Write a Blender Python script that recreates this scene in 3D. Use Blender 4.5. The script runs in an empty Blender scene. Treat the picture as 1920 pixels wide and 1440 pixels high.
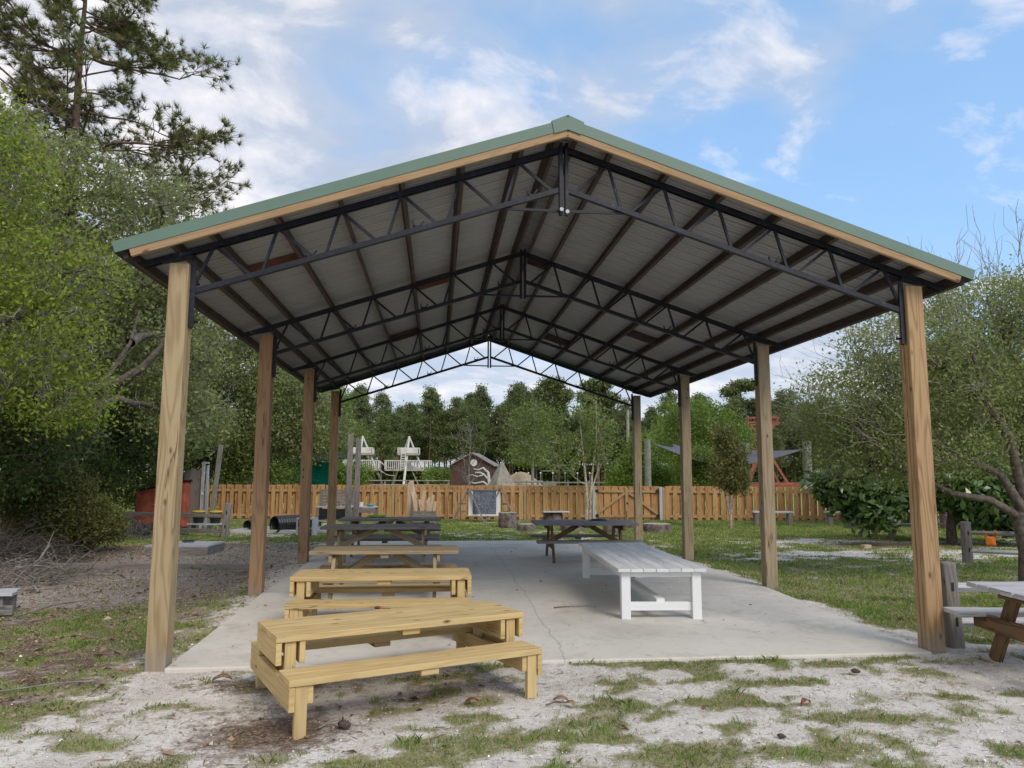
import bpy, math, random
import numpy as np
from mathutils import Vector, Matrix
R = math.radians
random.seed(7)
rng = np.random.default_rng(7)
col = bpy.context.scene.collection
sc = bpy.context.scene

# ------------------------------------------------------------------ materials
def newmat(name):
    m = bpy.data.materials.new(name); m.use_nodes = True
    nt = m.node_tree; nt.nodes.clear()
    out = nt.nodes.new('ShaderNodeOutputMaterial')
    b = nt.nodes.new('ShaderNodeBsdfPrincipled')
    nt.links.new(b.outputs[0], out.inputs[0])
    b.inputs['Specular IOR Level'].default_value = 0.3
    return m, nt, b, out
def N(nt, t, **kw):
    n = nt.nodes.new(t)
    for k, v in kw.items():
        if k.startswith('i_'):
            n.inputs[k[2:].replace('_', ' ')].default_value = v
        else: setattr(n, k, v)
    return n
def L(nt, a, b): nt.links.new(a, b)
def math_(nt, op, a, b=None, c=None, clamp=False):
    n = nt.nodes.new('ShaderNodeMath'); n.operation = op; n.use_clamp = clamp
    for i, v in enumerate((a, b, c)):
        if v is None: continue
        if isinstance(v, (int, float)): n.inputs[i].default_value = v
        else: nt.links.new(v, n.inputs[i])
    return n.outputs[0]
def ramp(nt, fac, stops, interp='LINEAR'):
    n = nt.nodes.new('ShaderNodeValToRGB'); n.color_ramp.interpolation = interp
    e = n.color_ramp.elements
    while len(e) < len(stops): e.new(0.5)
    for i, (p, c) in enumerate(stops):
        e[i].position = p; e[i].color = (*c, 1) if len(c) == 3 else c
    nt.links.new(fac, n.inputs[0]); return n.outputs[0]
def mix(nt, fac, a, b, mode='MIX'):
    n = nt.nodes.new('ShaderNodeMix'); n.data_type = 'RGBA'; n.blend_type = mode
    for s, v in ((n.inputs[0], fac), (n.inputs[6], a), (n.inputs[7], b)):
        if isinstance(v, (int, float)): s.default_value = v
        elif isinstance(v, tuple): s.default_value = (*v, 1)
        else: nt.links.new(v, s)
    return n.outputs[2]
def noise(nt, vec, scale, detail=3, rough=.55, dist=0):
    n = nt.nodes.new('ShaderNodeTexNoise')
    n.inputs['Scale'].default_value = scale; n.inputs['Detail'].default_value = detail
    n.inputs['Roughness'].default_value = rough; n.inputs['Distortion'].default_value = dist
    if vec is not None: nt.links.new(vec, n.inputs['Vector'])
    return n.outputs[0]
def mapv(nt, vec, scale=(1, 1, 1), loc=(0, 0, 0)):
    n = nt.nodes.new('ShaderNodeMapping'); n.inputs['Scale'].default_value = scale
    n.inputs['Location'].default_value = loc
    nt.links.new(vec, n.inputs['Vector']); return n.outputs[0]
def bump(nt, b, h, strength=.3, dist=.01):
    n = nt.nodes.new('ShaderNodeBump'); n.inputs['Strength'].default_value = strength
    n.inputs['Distance'].default_value = dist
    nt.links.new(h, n.inputs['Height']); nt.links.new(n.outputs[0], b.inputs['Normal'])

def wood(name, light, dark, knot=(.12, .06, .03), grain=.6, weather=None, wamt=0, knots=True, rough=.75, tone=.35):
    m, nt, b, out = newmat(name)
    uv = N(nt, 'ShaderNodeUVMap').outputs[0]
    oi = N(nt, 'ShaderNodeObjectInfo')
    add = N(nt, 'ShaderNodeVectorMath', operation='ADD')
    cmb = N(nt, 'ShaderNodeCombineXYZ')
    L(nt, math_(nt, 'MULTIPLY', oi.outputs['Random'], 37.0), cmb.inputs[2])
    L(nt, uv, add.inputs[0]); L(nt, cmb.outputs[0], add.inputs[1])
    v = add.outputs[0]
    # cathedral grain: bands of a stretched noise
    n1 = noise(nt, mapv(nt, v, (.55, 5.5, 1)), 1.0, 2, .5, .3)
    bands = math_(nt, 'SINE', math_(nt, 'MULTIPLY', n1, 62.0))
    bands = math_(nt, 'MULTIPLY_ADD', bands, .5, .5)
    bands = math_(nt, 'POWER', bands, 2.2)
    fine = noise(nt, mapv(nt, v, (3, 170, 1)), 1.0, 3, .6)
    tonen = noise(nt, mapv(nt, v, (.35, .9, 1)), 1.0, 2, .5)
    f = math_(nt, 'ADD', math_(nt, 'MULTIPLY', bands, grain * .75), math_(nt, 'MULTIPLY', fine, grain * .6))
    f = math_(nt, 'ADD', f, math_(nt, 'MULTIPLY_ADD', tonen, tone * 2, -tone), clamp=True)
    c = ramp(nt, f, [(0.05, light), (.95, dark)])
    if weather:
        w = noise(nt, mapv(nt, v, (1.2, 7, 1)), 1.0, 5, .65)
        w = math_(nt, 'MULTIPLY', ramp(nt, w, [(.35, (0, 0, 0)), (.65, (1, 1, 1))]), wamt)
        c = mix(nt, w, c, weather)
    if knots:
        vo = N(nt, 'ShaderNodeTexVoronoi', feature='F1')
        vo.voronoi_dimensions = '2D'; vo.inputs['Scale'].default_value = 1.0
        L(nt, mapv(nt, v, (2.0, 4.6, 1)), vo.inputs['Vector'])
        k = ramp(nt, vo.outputs['Distance'], [(.03, (1, 1, 1)), (.055, (.45, .45, .45)), (.085, (0, 0, 0))])
        km = ramp(nt, noise(nt, mapv(nt, v, (1.1, 2.3, 1), (9, 4, 0)), 1.0, 1, .5), [(.50, (0, 0, 0)), (.54, (1, 1, 1))])
        c = mix(nt, math_(nt, 'MULTIPLY', k, km), c, knot)
    # drying checks: long hair cracks along the grain
    ck = math_(nt, 'ABSOLUTE', math_(nt, 'SUBTRACT', noise(nt, mapv(nt, v, (.45, 9, 1), (3, 8, 0)), 1.0, 3, .55), .5))
    ckm = ramp(nt, noise(nt, mapv(nt, v, (.8, 3, 1), (1, 2, 0)), 1.0, 2, .5), [(.52, (0, 0, 0)), (.60, (.75, .75, .75))])
    if name not in ('white_painted_legs', 'fascia_wood'): c = mix(nt, math_(nt, 'MULTIPLY', ramp(nt, ck, [(.004, (1, 1, 1)), (.012, (0, 0, 0))]), ckm), c, tuple(x * .35 for x in dark))
    if 'post_wood' in name:   # soil splash at the foot of each post
        P = N(nt, 'ShaderNodeNewGeometry').outputs['Position']; sp = N(nt, 'ShaderNodeSeparateXYZ'); L(nt, P, sp.inputs[0])
        hgt = math_(nt, 'ADD', sp.outputs[2], math_(nt, 'MULTIPLY_ADD', noise(nt, P, 14, 4), .35, -.17))
        c = mix(nt, ramp(nt, hgt, [(.04, (.75, .75, .75)), (.26, (0, 0, 0))]), c, (.27, .235, .19))
    L(nt, c, b.inputs['Base Color'])
    b.inputs['Roughness'].default_value = rough
    bump(nt, b, math_(nt, 'ADD', fine, math_(nt, 'MULTIPLY', bands, .4)), .25, .004)
    return m
def plain(name, c, rough=.6, metal=0, var=.15, scale=6, c2=None, spec=.3, bumpy=0):
    m, nt, b, out = newmat(name)
    tc = N(nt, 'ShaderNodeTexCoord').outputs['Object']
    n = noise(nt, tc, scale, 5, .6)
    c2 = c2 or tuple(x * (1 - var * 2) for x in c)
    L(nt, ramp(nt, n, [(.35, c2), (.62, c)]), b.inputs['Base Color'])
    b.inputs['Roughness'].default_value = rough; b.inputs['Metallic'].default_value = metal
    b.inputs['Specular IOR Level'].default_value = spec
    if bumpy: bump(nt, b, noise(nt, tc, scale * 12, 3), bumpy, .005)
    return m
def leafmat(name, dark, light, accent=None, trans=.35, rough=.5, twocol=None, spec=.25):
    m, nt, b, out = newmat(name)
    at = N(nt, 'ShaderNodeAttribute', attribute_name='rnd').outputs['Fac']
    stops = [(0, dark), (.7, light)]
    if accent: stops = [(0, dark), (.55, light), (.9, light), (1, accent)]
    c = ramp(nt, at, stops)
    L(nt, c, b.inputs['Base Color']); b.inputs['Roughness'].default_value = rough
    b.inputs['Specular IOR Level'].default_value = spec
    if trans:
        t = N(nt, 'ShaderNodeBsdfTranslucent'); mx = N(nt, 'ShaderNodeMixShader')
        L(nt, c, t.inputs[0]); mx.inputs[0].default_value = trans
        L(nt, b.outputs[0], mx.inputs[1]); L(nt, t.outputs[0], mx.inputs[2]); L(nt, mx.outputs[0], out.inputs[0])
    return m

M = {}
M['newpine'] = wood('new_pine_lumber', (.60, .435, .20), (.40, .26, .095), knot=(.16, .08, .03), grain=.55, tone=.5, weather=(.44, .37, .20), wamt=.35)
M['post'] = wood('treated_post_wood', (.42, .28, .145), (.22, .125, .055), knot=(.14, .07, .03), grain=.7, tone=.3)
M['postgreen'] = wood('green_tinted_post_wood', (.40, .31, .175), (.21, .135, .065), knot=(.16, .09, .04), grain=.6, tone=.3)
M['postgray'] = wood('grey_tan_post_wood', (.39, .30, .18), (.20, .14, .08), grain=.65, weather=(.27, .24, .18), wamt=.5, tone=.3)
M['postred'] = wood('reddish_post_wood', (.36, .225, .12), (.19, .105, .055), grain=.55, tone=.3)
M['fascia'] = wood('fascia_wood', (.38, .26, .14), (.22, .135, .065), grain=.45, tone=.25)
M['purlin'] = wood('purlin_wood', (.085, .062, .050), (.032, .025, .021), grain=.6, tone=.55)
M['purlinred'] = wood('red_blocking_wood', (.17, .08, .05), (.08, .035, .025), grain=.5)
M['weather'] = wood('weathered_tan_wood', (.40, .30, .165), (.19, .13, .07), grain=.6, weather=(.31, .29, .22), wamt=.3, tone=.4)
M['graywood'] = wood('weathered_grey_wood', (.23, .205, .18), (.085, .072, .062), grain=.6, weather=(.30, .29, .28), wamt=.35, tone=.45)
M['slategray'] = wood('slate_grey_tabletop', (.20, .20, .215), (.09, .09, .10), grain=.5, weather=(.26, .26, .28), wamt=.4, knots=False)
M['palegray'] = wood('silver_grey_wood', (.46, .46, .47), (.22, .21, .21), grain=.6, weather=(.6, .6, .61), wamt=.5, knots=False)
M['darkbrown'] = wood('dark_stained_wood', (.19, .115, .055), (.075, .045, .025), grain=.7, tone=.4)
M['picket'] = wood('cedar_picket_wood', (.50, .285, .12), (.27, .13, .05), grain=.55, tone=.8)
M['fencerail'] = wood('fence_rail_wood', (.42, .28, .14), (.26, .155, .07), grain=.4)
M['white'] = wood('white_painted_wood', (.78, .78, .77), (.62, .63, .63), knot=(.5, .5, .5), grain=.35, weather=(.46, .47, .47), wamt=.7, knots=False, tone=.25, rough=.55)
M['whiteleg'] = wood('white_painted_legs', (.74, .75, .74), (.62, .63, .62), grain=.2, knots=False, tone=.1, rough=.5)
M['scrap'] = wood('pale_scrap_boards', (.55, .42, .30), (.33, .23, .15), grain=.4)
M['lf_pale'] = leafmat('pale_grey_green_small_leaves', (0.149, 0.183, 0.0605), (0.333, 0.395, 0.138), (0.506, 0.519, 0.22), trans=0.5)
M['bark'] = plain('grey_brown_bark', (.17, .14, .115), .95, 0, .3, 14, bumpy=.6)
M['barkpale'] = plain('pale_grey_bark', (.27, .25, .22), .95, 0, .25, 10, bumpy=.5)
M['barkpine'] = plain('pine_bark', (.16, .105, .075), .95, 0, .3, 9, bumpy=.6)
M['twiggray'] = plain('bare_grey_twigs', (.27, .24, .21), .95, 0, .25, 10)
M['barkdark'] = plain('dark_hollow_wood', (.03, .025, .02), .9, 0, .2, 10)
M['twigpale'] = plain('pale_bare_twigs', (.36, .32, .27), .95, 0, .2, 10)
M['birchbark'] = plain('mottled_birch_bark', (.52, .46, .38), .9, 0, .3, 16, c2=(.2, .14, .1))
M['stump'] = plain('cut_stump_bark', (.20, .165, .14), .95, 0, .35, 8, bumpy=.6)
M['stumptop'] = plain('sawn_stump_top', (.42, .37, .31), .9, 0, .2, 8)
M['metal'] = None
def metal_truss():
    m, nt, b, out = newmat('black_painted_steel')
    tc = N(nt, 'ShaderNodeTexCoord').outputs['Object']
    n = noise(nt, tc, 24, 5, .7)
    n2 = noise(nt, tc, 3, 3, .6)
    f = math_(nt, 'MULTIPLY', n, n2)
    L(nt, ramp(nt, f, [(.22, (.006, .007, .011)), (.36, (.015, .019, .032)), (.47, (.07, .09, .13))]), b.inputs['Base Color'])
    b.inputs['Roughness'].default_value = .5; b.inputs['Specular IOR Level'].default_value = .4
    return m
M['metal'] = metal_truss()
M['sheet'] = plain('galvanised_sheet_underside', (.335, .34, .345), .55, .0, .06, 1.2)
M['green'] = plain('sage_green_painted_steel', (.125, .195, .15), .45, 0, .05, 2, spec=.4)
M['greenroof'] = plain('green_roof_sheet', (.15, .25, .19), .5, 0, .05, 2)
M['bolt'] = plain('zinc_bolt', (.42, .42, .42), .35, .7, .1, 20)
M['black'] = plain('black_plastic', (.018, .019, .022), .4, 0, .2, 5, spec=.5)
M['red'] = plain('faded_red_paint', (.55, .15, .085), .75, 0, .22, 4)
M['barnred'] = plain('dark_brown_barn_boards', (.10, .05, .04), .8, 0, .15, 3)
M['barnroof'] = plain('barn_roof_metal', (.24, .21, .19), .6, 0, .15, 3)
M['mural'] = plain('mural_dark_ground', (.05, .045, .05), .8, 0, .3, 4, c2=(.10, .06, .055))
M['muralwhite'] = plain('mural_white_paint', (.62, .62, .58), .7, 0, .1, 4)
M['whitepaint'] = plain('white_paint_posts', (.62, .60, .56), .7, 0, .12, 4)
M['towerwood'] = plain('pale_tower_wood', (.45, .38, .33), .8, 0, .2, 3)
M['maroon'] = plain('maroon_panel', (.06, .012, .014), .8, 0, .2, 3)
M['shake'] = plain('grey_roof_shakes', (.30, .27, .23), .85, 0, .2, 4)
M['rust'] = plain('red_oxide_steel', (.32, .095, .07), .7, 0, .2, 2)
M['teal'] = plain('teal_tarpaulin', (.0, .24, .19), .55, 0, .1, 2)
M['sailblack'] = plain('black_shade_cloth', (.012, .012, .014), .8, 0, .1, 2)
M['sailgray'] = plain('grey_shade_cloth', (.11, .11, .125), .8, 0, .1, 2)
M['greypole'] = plain('mossy_grey_pole', (.23, .23, .20), .9, 0, .25, 6, c2=(.12, .14, .11))
M['palepole'] = plain('pale_utility_pole', (.36, .33, .28), .9, 0, .2, 4)
M['yellow'] = plain('yellow_lid', (.62, .40, .05), .5, 0, .1, 5)
M['orange'] = plain('orange_vinyl', (.85, .22, .02), .5, 0, .06, 4)
M['chalk'] = None
M['slidegreen'] = plain('green_slide', (.03, .22, .14), .4, 0, .1, 3)
M['sandpile'] = plain('heap_of_tan_sand', (.48, .36, .24), .95, 0, .15, 1)
M['redbrown'] = plain('dark_red_lump', (.12, .02, .015), .35, 0, .2, 30, spec=.5)
M['leafdry'] = plain('dry_leaf', (.42, .28, .15), .8, 0, .25, 30)
M['leafrust'] = plain('rusty_leaf', (.36, .14, .07), .8, 0, .25, 30)
M['cone'] = plain('pine_cone_scales', (.17, .13, .10), .9, 0, .35, 60, bumpy=.8)
M['lime'] = plain('lime_green_plastic', (.30, .55, .08), .5, 0, .1, 5)
M['tealtoy'] = plain('teal_plastic', (.03, .30, .26), .5, 0, .1, 5)
M['potwhite'] = plain('white_pot', (.70, .70, .68), .4, 0, .1, 5)
M['tarppink'] = plain('frayed_white_string', (.65, .6, .55), .8, 0, .1, 5)
def chalkmat():
    m, nt, b, out = newmat('chalk_scribbled_board')
    uv = N(nt, 'ShaderNodeTexCoord').outputs['Object']
    n = noise(nt, mapv(nt, uv, (5, 5, 7)), 1.6, 3, .7, 3.5)
    lines = math_(nt, 'ABSOLUTE', math_(nt, 'SUBTRACT', n, .5))
    k = ramp(nt, lines, [(.012, (1, 1, 1)), (.05, (0, 0, 0))])
    s = noise(nt, uv, 3.2, 4, .6)
    c = mix(nt, math_(nt, 'MULTIPLY', k, .55), (.02, .03, .055), (.62, .66, .70))
    c = mix(nt, ramp(nt, s, [(.42, (0, 0, 0)), (.75, (.45, .45, .45))]), c, (.13, .16, .21))
    L(nt, c, b.inputs['Base Color']); b.inputs['Roughness'].default_value = .8
    return m
M['chalk'] = chalkmat()
def concrete():
    m, nt, b, out = newmat('poured_concrete')
    tc = N(nt, 'ShaderNodeTexCoord').outputs['Object']
    n = noise(nt, tc, .8, 5, .6); n2 = noise(nt, tc, 9, 5, .65); n3 = noise(nt, tc, 160, 2, .5)
    c = ramp(nt, n, [(.32, (.50, .475, .42)), (.66, (.64, .61, .55))])
    c = mix(nt, ramp(nt, n2, [(.52, (0, 0, 0)), (.72, (.5, .5, .5))]), c, (.40, .37, .33))
    c = mix(nt, .25, c, ramp(nt, n3, [(.3, (.3, .3, .3)), (.7, (.72, .72, .72))]), 'OVERLAY')
    v = N(nt, 'ShaderNodeTexVoronoi', feature='F1'); v.inputs['Scale'].default_value = 2.2
    L(nt, tc, v.inputs['Vector'])
    c = mix(nt, ramp(nt, v.outputs['Distance'], [(.012, (.8, .8, .8)), (.03, (0, 0, 0))]), c, (.1, .07, .05))
    sx = N(nt, 'ShaderNodeSeparateXYZ'); L(nt, tc, sx.inputs[0])
    # sand trodden onto the front edge, old damp stains, a hairline crack
    e = math_(nt, 'ADD', sx.outputs[1], math_(nt, 'MULTIPLY_ADD', n2, 1.6, -.8))
    c = mix(nt, ramp(nt, math_(nt, 'MULTIPLY', math_(nt, 'SUBTRACT', e, 6.3), .5), [(.05, (.6, .6, .6)), (.45, (0, 0, 0))]), c, (.62, .575, .50))
    st = noise(nt, tc, 1.7, 6, .7, .6)
    c = mix(nt, ramp(nt, st, [(.55, (0, 0, 0)), (.66, (.38, .38, .38))]), c, (.33, .30, .265))
    cr = math_(nt, 'ABSOLUTE', math_(nt, 'SUBTRACT', math_(nt, 'ADD', sx.outputs[0], math_(nt, 'MULTIPLY', noise(nt, tc, 1.1, 5, .6), .25)), 1.25))
    c = mix(nt, ramp(nt, cr, [(.003, (.45, .45, .45)), (.009, (0, 0, 0))]), c, (.2, .18, .16))
    L(nt, c, b.inputs['Base Color']); b.inputs['Roughness'].default_value = .85
    bump(nt, b, n3, .2, .003)
    return m
M['concrete'] = concrete()

# ------------------------------------------------------------------ mesh tools
def link(o, parent=None):
    col.objects.link(o)
    if parent is not None: o.parent = parent
    return o
class MB:
    def __init__(s): s.v = []; s.f = []; s.uv = []
    def box(s, c, size, rot=None):
        """box centred at c, size (x,y,z), optional 3x3 rotation"""
        hx, hy, hz = (k / 2 for k in size)
        ax = max(range(3), key=lambda i: size[i])
        b0 = len(s.v); ou, ov = random.random() * 90, random.random() * 90
        P = [Vector((x, y, z)) for x in (-hx, hx) for y in (-hy, hy) for z in (-hz, hz)]
        faces = [((0, 1, 3, 2), 0), ((4, 6, 7, 5), 0), ((0, 4, 5, 1), 1), ((2, 3, 7, 6), 1), ((0, 2, 6, 4), 2), ((1, 5, 7, 3), 2)]
        for p in P:
            q = (rot @ p) if rot is not None else p
            s.v.append((q[0] + c[0], q[1] + c[1], q[2] + c[2]))
        for fi, (f, nax) in enumerate(faces):
            s.f.append(tuple(b0 + i for i in f))
            o = [a for a in range(3) if a != nax]
            if nax == ax: ua, va = o
            else:
                ua = ax; va = [a for a in o if a != ax][0]
            for i in f:
                if nax == ax: s.uv.append((ou + P[i][ua] * .1, ov + P[i][va]))
                else: s.uv.append((ou + P[i][ua], ov + P[i][va] + fi * .37))
        return s
    def beam(s, a, b, w, h, up=(0, 0, 1)):
        """rectangular bar from a to b; w across, h along up"""
        a = Vector(a); b = Vector(b); d = b - a; l = d.length; d.normalize()
        up = Vector(up)
        if abs(d.dot(up)) > .99: up = Vector((0, 1, 0))
        side = d.cross(up).normalized(); u = side.cross(d).normalized()
        rot = Matrix((d, side, u)).transposed()
        return s.box((a + b) / 2, (l, w, h), rot)
    def tube(s, pts, rad, n=8, cap=True, close=False):
        pts = [Vector(p) for p in pts]
        if not hasattr(rad, '__len__'): rad = [rad] * len(pts)
        b0 = len(s.v); prev = None; ou = random.random() * 50
        for i, p in enumerate(pts):
            d = (pts[min(i + 1, len(pts) - 1)] - pts[max(i - 1, 0)])
            if d.length < 1e-9: d = Vector((0, 0, 1))
            d.normalize()
            ref = prev if prev is not None else (Vector((1, 0, 0)) if abs(d.x) < .9 else Vector((0, 1, 0)))
            sd = (ref - d * ref.dot(d))
            if sd.length < 1e-6: sd = d.orthogonal()
            sd.normalize(); prev = sd; t = d.cross(sd)
            for k in range(n):
                a = 2 * math.pi * k / n
                q = p + (sd * math.cos(a) + t * math.sin(a)) * rad[i]
                s.v.append(tuple(q))
        L0 = 0
        for i in range(len(pts) - 1):
            seg = (pts[i + 1] - pts[i]).length
            for k in range(n):
                k2 = (k + 1) % n
                s.f.append((b0 + i * n + k, b0 + i * n + k2, b0 + (i + 1) * n + k2, b0 + (i + 1) * n + k))
                c = 2 * math.pi * rad[0] / n
                s.uv += [(ou + L0, k * c), (ou + L0, (k + 1) * c), (ou + L0 + seg, (k + 1) * c), (ou + L0 + seg, k * c)]
            L0 += seg
        if cap:
            for base, rev in ((b0, True), (b0 + (len(pts) - 1) * n, False)):
                f = [base + k for k in range(n)]
                if rev: f.reverse()
                s.f.append(tuple(f)); s.uv += [(s.v[i][0], s.v[i][1]) for i in f]
        return s
    def poly(s, vs, fs):
        b0 = len(s.v); s.v += [tuple(v) for v in vs]
        for f in fs:
            s.f.append(tuple(b0 + i for i in f))
            s.uv += [(vs[i][0] + vs[i][1] * .3, vs[i][2] + vs[i][1]) for i in f]
        return s
    def lathe(s, prof, n=24, c=(0, 0, 0), jit=0):
        b0 = len(s.v)
        js = [1 + random.uniform(-jit, jit) for _ in range(n)]
        for (r, z) in prof:
            for k in range(n):
                a = 2 * math.pi * k / n
                s.v.append((c[0] + r * js[k] * math.cos(a), c[1] + r * js[k] * math.sin(a), c[2] + z))
        for i in range(len(prof) - 1):
            for k in range(n):
                k2 = (k + 1) % n
                s.f.append((b0 + i * n + k, b0 + i * n + k2, b0 + (i + 1) * n + k2, b0 + (i + 1) * n + k))
                s.uv += [(prof[i][1], k * .05), (prof[i][1], k * .05 + .05), (prof[i + 1][1], k * .05 + .05), (prof[i + 1][1], k * .05)]
        for base, rev in ((b0, True), (b0 + (len(prof) - 1) * n, False)):
            f = [base + k for k in range(n)]
            if rev: f.reverse()
            s.f.append(tuple(f)); s.uv += [(s.v[i][0], s.v[i][1]) for i in f]
        return s
    def build(s, name, m, parent=None, bevel=0, smooth=False, loc=None, rz=0):
        me = bpy.data.meshes.new(name); me.from_pydata(s.v, [], s.f)
        uvl = me.uv_layers.new(name='UVMap')
        uvl.data.foreach_set('uv', [c for t in s.uv for c in t])
        me.materials.append(m)
        if smooth: me.polygons.foreach_set('use_smooth', [True] * len(me.polygons))
        me.update()
        o = bpy.data.objects.new(name, me); link(o, parent)
        if loc is not None: o.location = loc
        if rz: o.rotation_euler = (0, 0, rz)
        if bevel:
            bm_ = o.modifiers.new('edge', 'BEVEL'); bm_.width = bevel; bm_.segments = 2; bm_.limit_method = 'ANGLE'
        return o
def tag(o, label=None, cat=None, group=None, kind=None):
    if label: o['label'] = label
    if cat: o['category'] = cat
    if group: o['group'] = group
    if kind: o['kind'] = kind
    return o
def empty(name, loc=(0, 0, 0), rz=0):
    o = bpy.data.objects.new(name, None); o.empty_display_size = .2; link(o)
    o.location = loc; o.rotation_euler = (0, 0, rz); return o
def thing(name, label, cat, loc=(0, 0, 0), rz=0, group=None):
    return tag(empty(name, loc, rz), label, cat, group)
kids = {}
def copy_tree(o, parent=None):
    c = o.copy(); col.objects.link(c)
    if parent is not None: c.parent = parent
    for ch in [x for x in o.children]: copy_tree(ch, c)
    return c
def np_obj(name, V, F, m, parent=None, rnd=None, smooth=False, attrs=None):
    """fast mesh from numpy arrays; F is (M,k)"""
    me = bpy.data.meshes.new(name); V = np.asarray(V, np.float32); F = np.asarray(F, np.int32)
    me.vertices.add(len(V)); me.vertices.foreach_set('co', V.ravel())
    k = F.shape[1]
    me.loops.add(F.size); me.loops.foreach_set('vertex_index', F.ravel())
    me.polygons.add(len(F)); me.polygons.foreach_set('loop_start', np.arange(0, F.size, k, dtype=np.int32))
    if rnd is not None:
        a = me.attributes.new('rnd', 'FLOAT', 'FACE'); a.data.foreach_set('value', np.asarray(rnd, np.float32))
    for an, av in (attrs or {}).items():
        a = me.attributes.new(an, 'FLOAT', 'POINT'); a.data.foreach_set('value', np.asarray(av, np.float32))
    me.materials.append(m)
    if smooth: me.polygons.foreach_set('use_smooth', np.ones(len(F), bool))
    me.update(calc_edges=True); me.validate()
    o = bpy.data.objects.new(name, me); link(o, parent); return o

# numpy value noise
def vnoise(x, y, seed=0):
    xi = np.floor(x).astype(np.int64); yi = np.floor(y).astype(np.int64)
    fx = x - xi; fy = y - yi; fx = fx * fx * (3 - 2 * fx); fy = fy * fy * (3 - 2 * fy)
    def h(a, b):
        n = (a * 374761393 + b * 668265263 + seed * 1442695041) & 0xffffffff
        n = ((n ^ (n >> 13)) * 1274126177) & 0xffffffff
        return ((n ^ (n >> 16)) & 0xffff) / 65535.0
    return (h(xi, yi) * (1 - fx) + h(xi + 1, yi) * fx) * (1 - fy) + (h(xi, yi + 1) * (1 - fx) + h(xi + 1, yi + 1) * fx) * fy
def fbm(x, y, s, seed=0, oct=4):
    t = 0; a = .5; tot = 0
    for i in range(oct):
        t = t + a * vnoise(x * s + 17.3 * i, y * s - 9.1 * i, seed + i * 11); tot += a; a *= .5; s *= 2.03
    return t / tot

# ------------------------------------------------------------------ camera
cam = bpy.data.cameras.new('camera'); co = bpy.data.objects.new('camera', cam); link(co)
r_ = Vector((.99497947, -.10001169, .0036774)); u_ = Vector((-.01585788, -.12127047, .99249282)); f_ = Vector((.09881493, .98756829, .1222476))
mt = Matrix((r_, u_, -f_)).transposed().to_4x4(); mt.translation = (0, 0, 1.6)
co.matrix_world = mt
cam.sensor_width = 36; cam.lens = 26.0; cam.clip_end = 3000; cam.clip_start = .05
sc.camera = co

# ------------------------------------------------------------------ world + sun
SUN_EL, SUN_AZ = R(42), R(150)       # azimuth clockwise from +Y: behind the viewer, to the right
w = bpy.data.worlds.new('World'); sc.world = w; w.use_nodes = True
nt = w.node_tree; nt.nodes.clear()
wo = nt.nodes.new('ShaderNodeOutputWorld'); bg = nt.nodes.new('ShaderNodeBackground')
sky = nt.nodes.new('ShaderNodeTexSky'); sky.sky_type = 'NISHITA'; sky.sun_disc = False
sky.sun_elevation = SUN_EL; sky.sun_rotation = SUN_AZ; sky.air_density = 1.0; sky.dust_density = 1.0; sky.ozone_density = 1.6
tc = nt.nodes.new('ShaderNodeTexCoord')
sep = nt.nodes.new('ShaderNodeSeparateXYZ'); L(nt, tc.outputs['Generated'], sep.inputs[0])
den = math_(nt, 'ADD', math_(nt, 'MAXIMUM', sep.outputs[2], 0.0), .30)
cmb = nt.nodes.new('ShaderNodeCombineXYZ')
L(nt, math_(nt, 'DIVIDE', sep.outputs[0], den), cmb.inputs[0]); L(nt, math_(nt, 'DIVIDE', sep.outputs[1], den), cmb.inputs[1])
rot = nt.nodes.new('ShaderNodeMapping'); rot.inputs['Rotation'].default_value = (0, 0, R(-25)); rot.inputs['Scale'].default_value = (1.0, 1.25, 1)
rot.inputs['Location'].default_value = (7.7, 11.2, 0)
L(nt, cmb.outputs[0], rot.inputs[0]); sv = rot.outputs[0]
big = noise(nt, sv, 1.5, 4, .5, .2)
mid = noise(nt, sv, 4.2, 7, .58, .35)
fin = noise(nt, sv, 11, 6, .6, .3)
# less cloud towards the upper right, more near the horizon
bias = math_(nt, 'MULTIPLY_ADD', sep.outputs[0], -.46, .085)
low = math_(nt, 'MULTIPLY', math_(nt, 'SUBTRACT', .30, sep.outputs[2], clamp=True), .55)
bb = math_(nt, 'ADD', math_(nt, 'ADD', big, bias), math_(nt, 'ADD', low, math_(nt, 'MULTIPLY_ADD', mid, .28, -.14)))
veil = ramp(nt, bb, [(.36, (.14, .14, .14)), (.57, (1, 1, 1))])
pf = math_(nt, 'ADD', math_(nt, 'ADD', math_(nt, 'MULTIPLY', mid, .8), math_(nt, 'MULTIPLY', fin, .20)), math_(nt, 'SUBTRACT', math_(nt, 'MULTIPLY_ADD', bb, .34, -.16), math_(nt, 'MULTIPLY', low, .35)))
pfm = ramp(nt, pf, [(.50, (0, 0, 0)), (.60, (.40, .40, .40)), (.73, (1, 1, 1))])
skyc = mix(nt, 1.0, sky.outputs[0], (1.04, 1.07, 1.20), 'MULTIPLY')
grayc = mix(nt, ramp(nt, mid, [(.35, (0, 0, 0)), (.65, (1, 1, 1))]), (2.3, 2.45, 2.8), (3.0, 3.02, 3.25))
skyc = mix(nt, .5, skyc, (1.12, 2.45, 3.85))
c1 = mix(nt, math_(nt, 'MULTIPLY', veil, .80), skyc, grayc)
c2 = mix(nt, math_(nt, 'MULTIPLY', pfm, .92), c1, (4.5, 4.3, 4.3))
L(nt, c2, bg.inputs[0]); bg.inputs[1].default_value = .15
L(nt, bg.outputs[0], wo.inputs[0])
sl = bpy.data.lights.new('sun', 'SUN'); sl.energy = 1.3; sl.angle = R(24); sl.color = (1, .91, .79)
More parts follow.
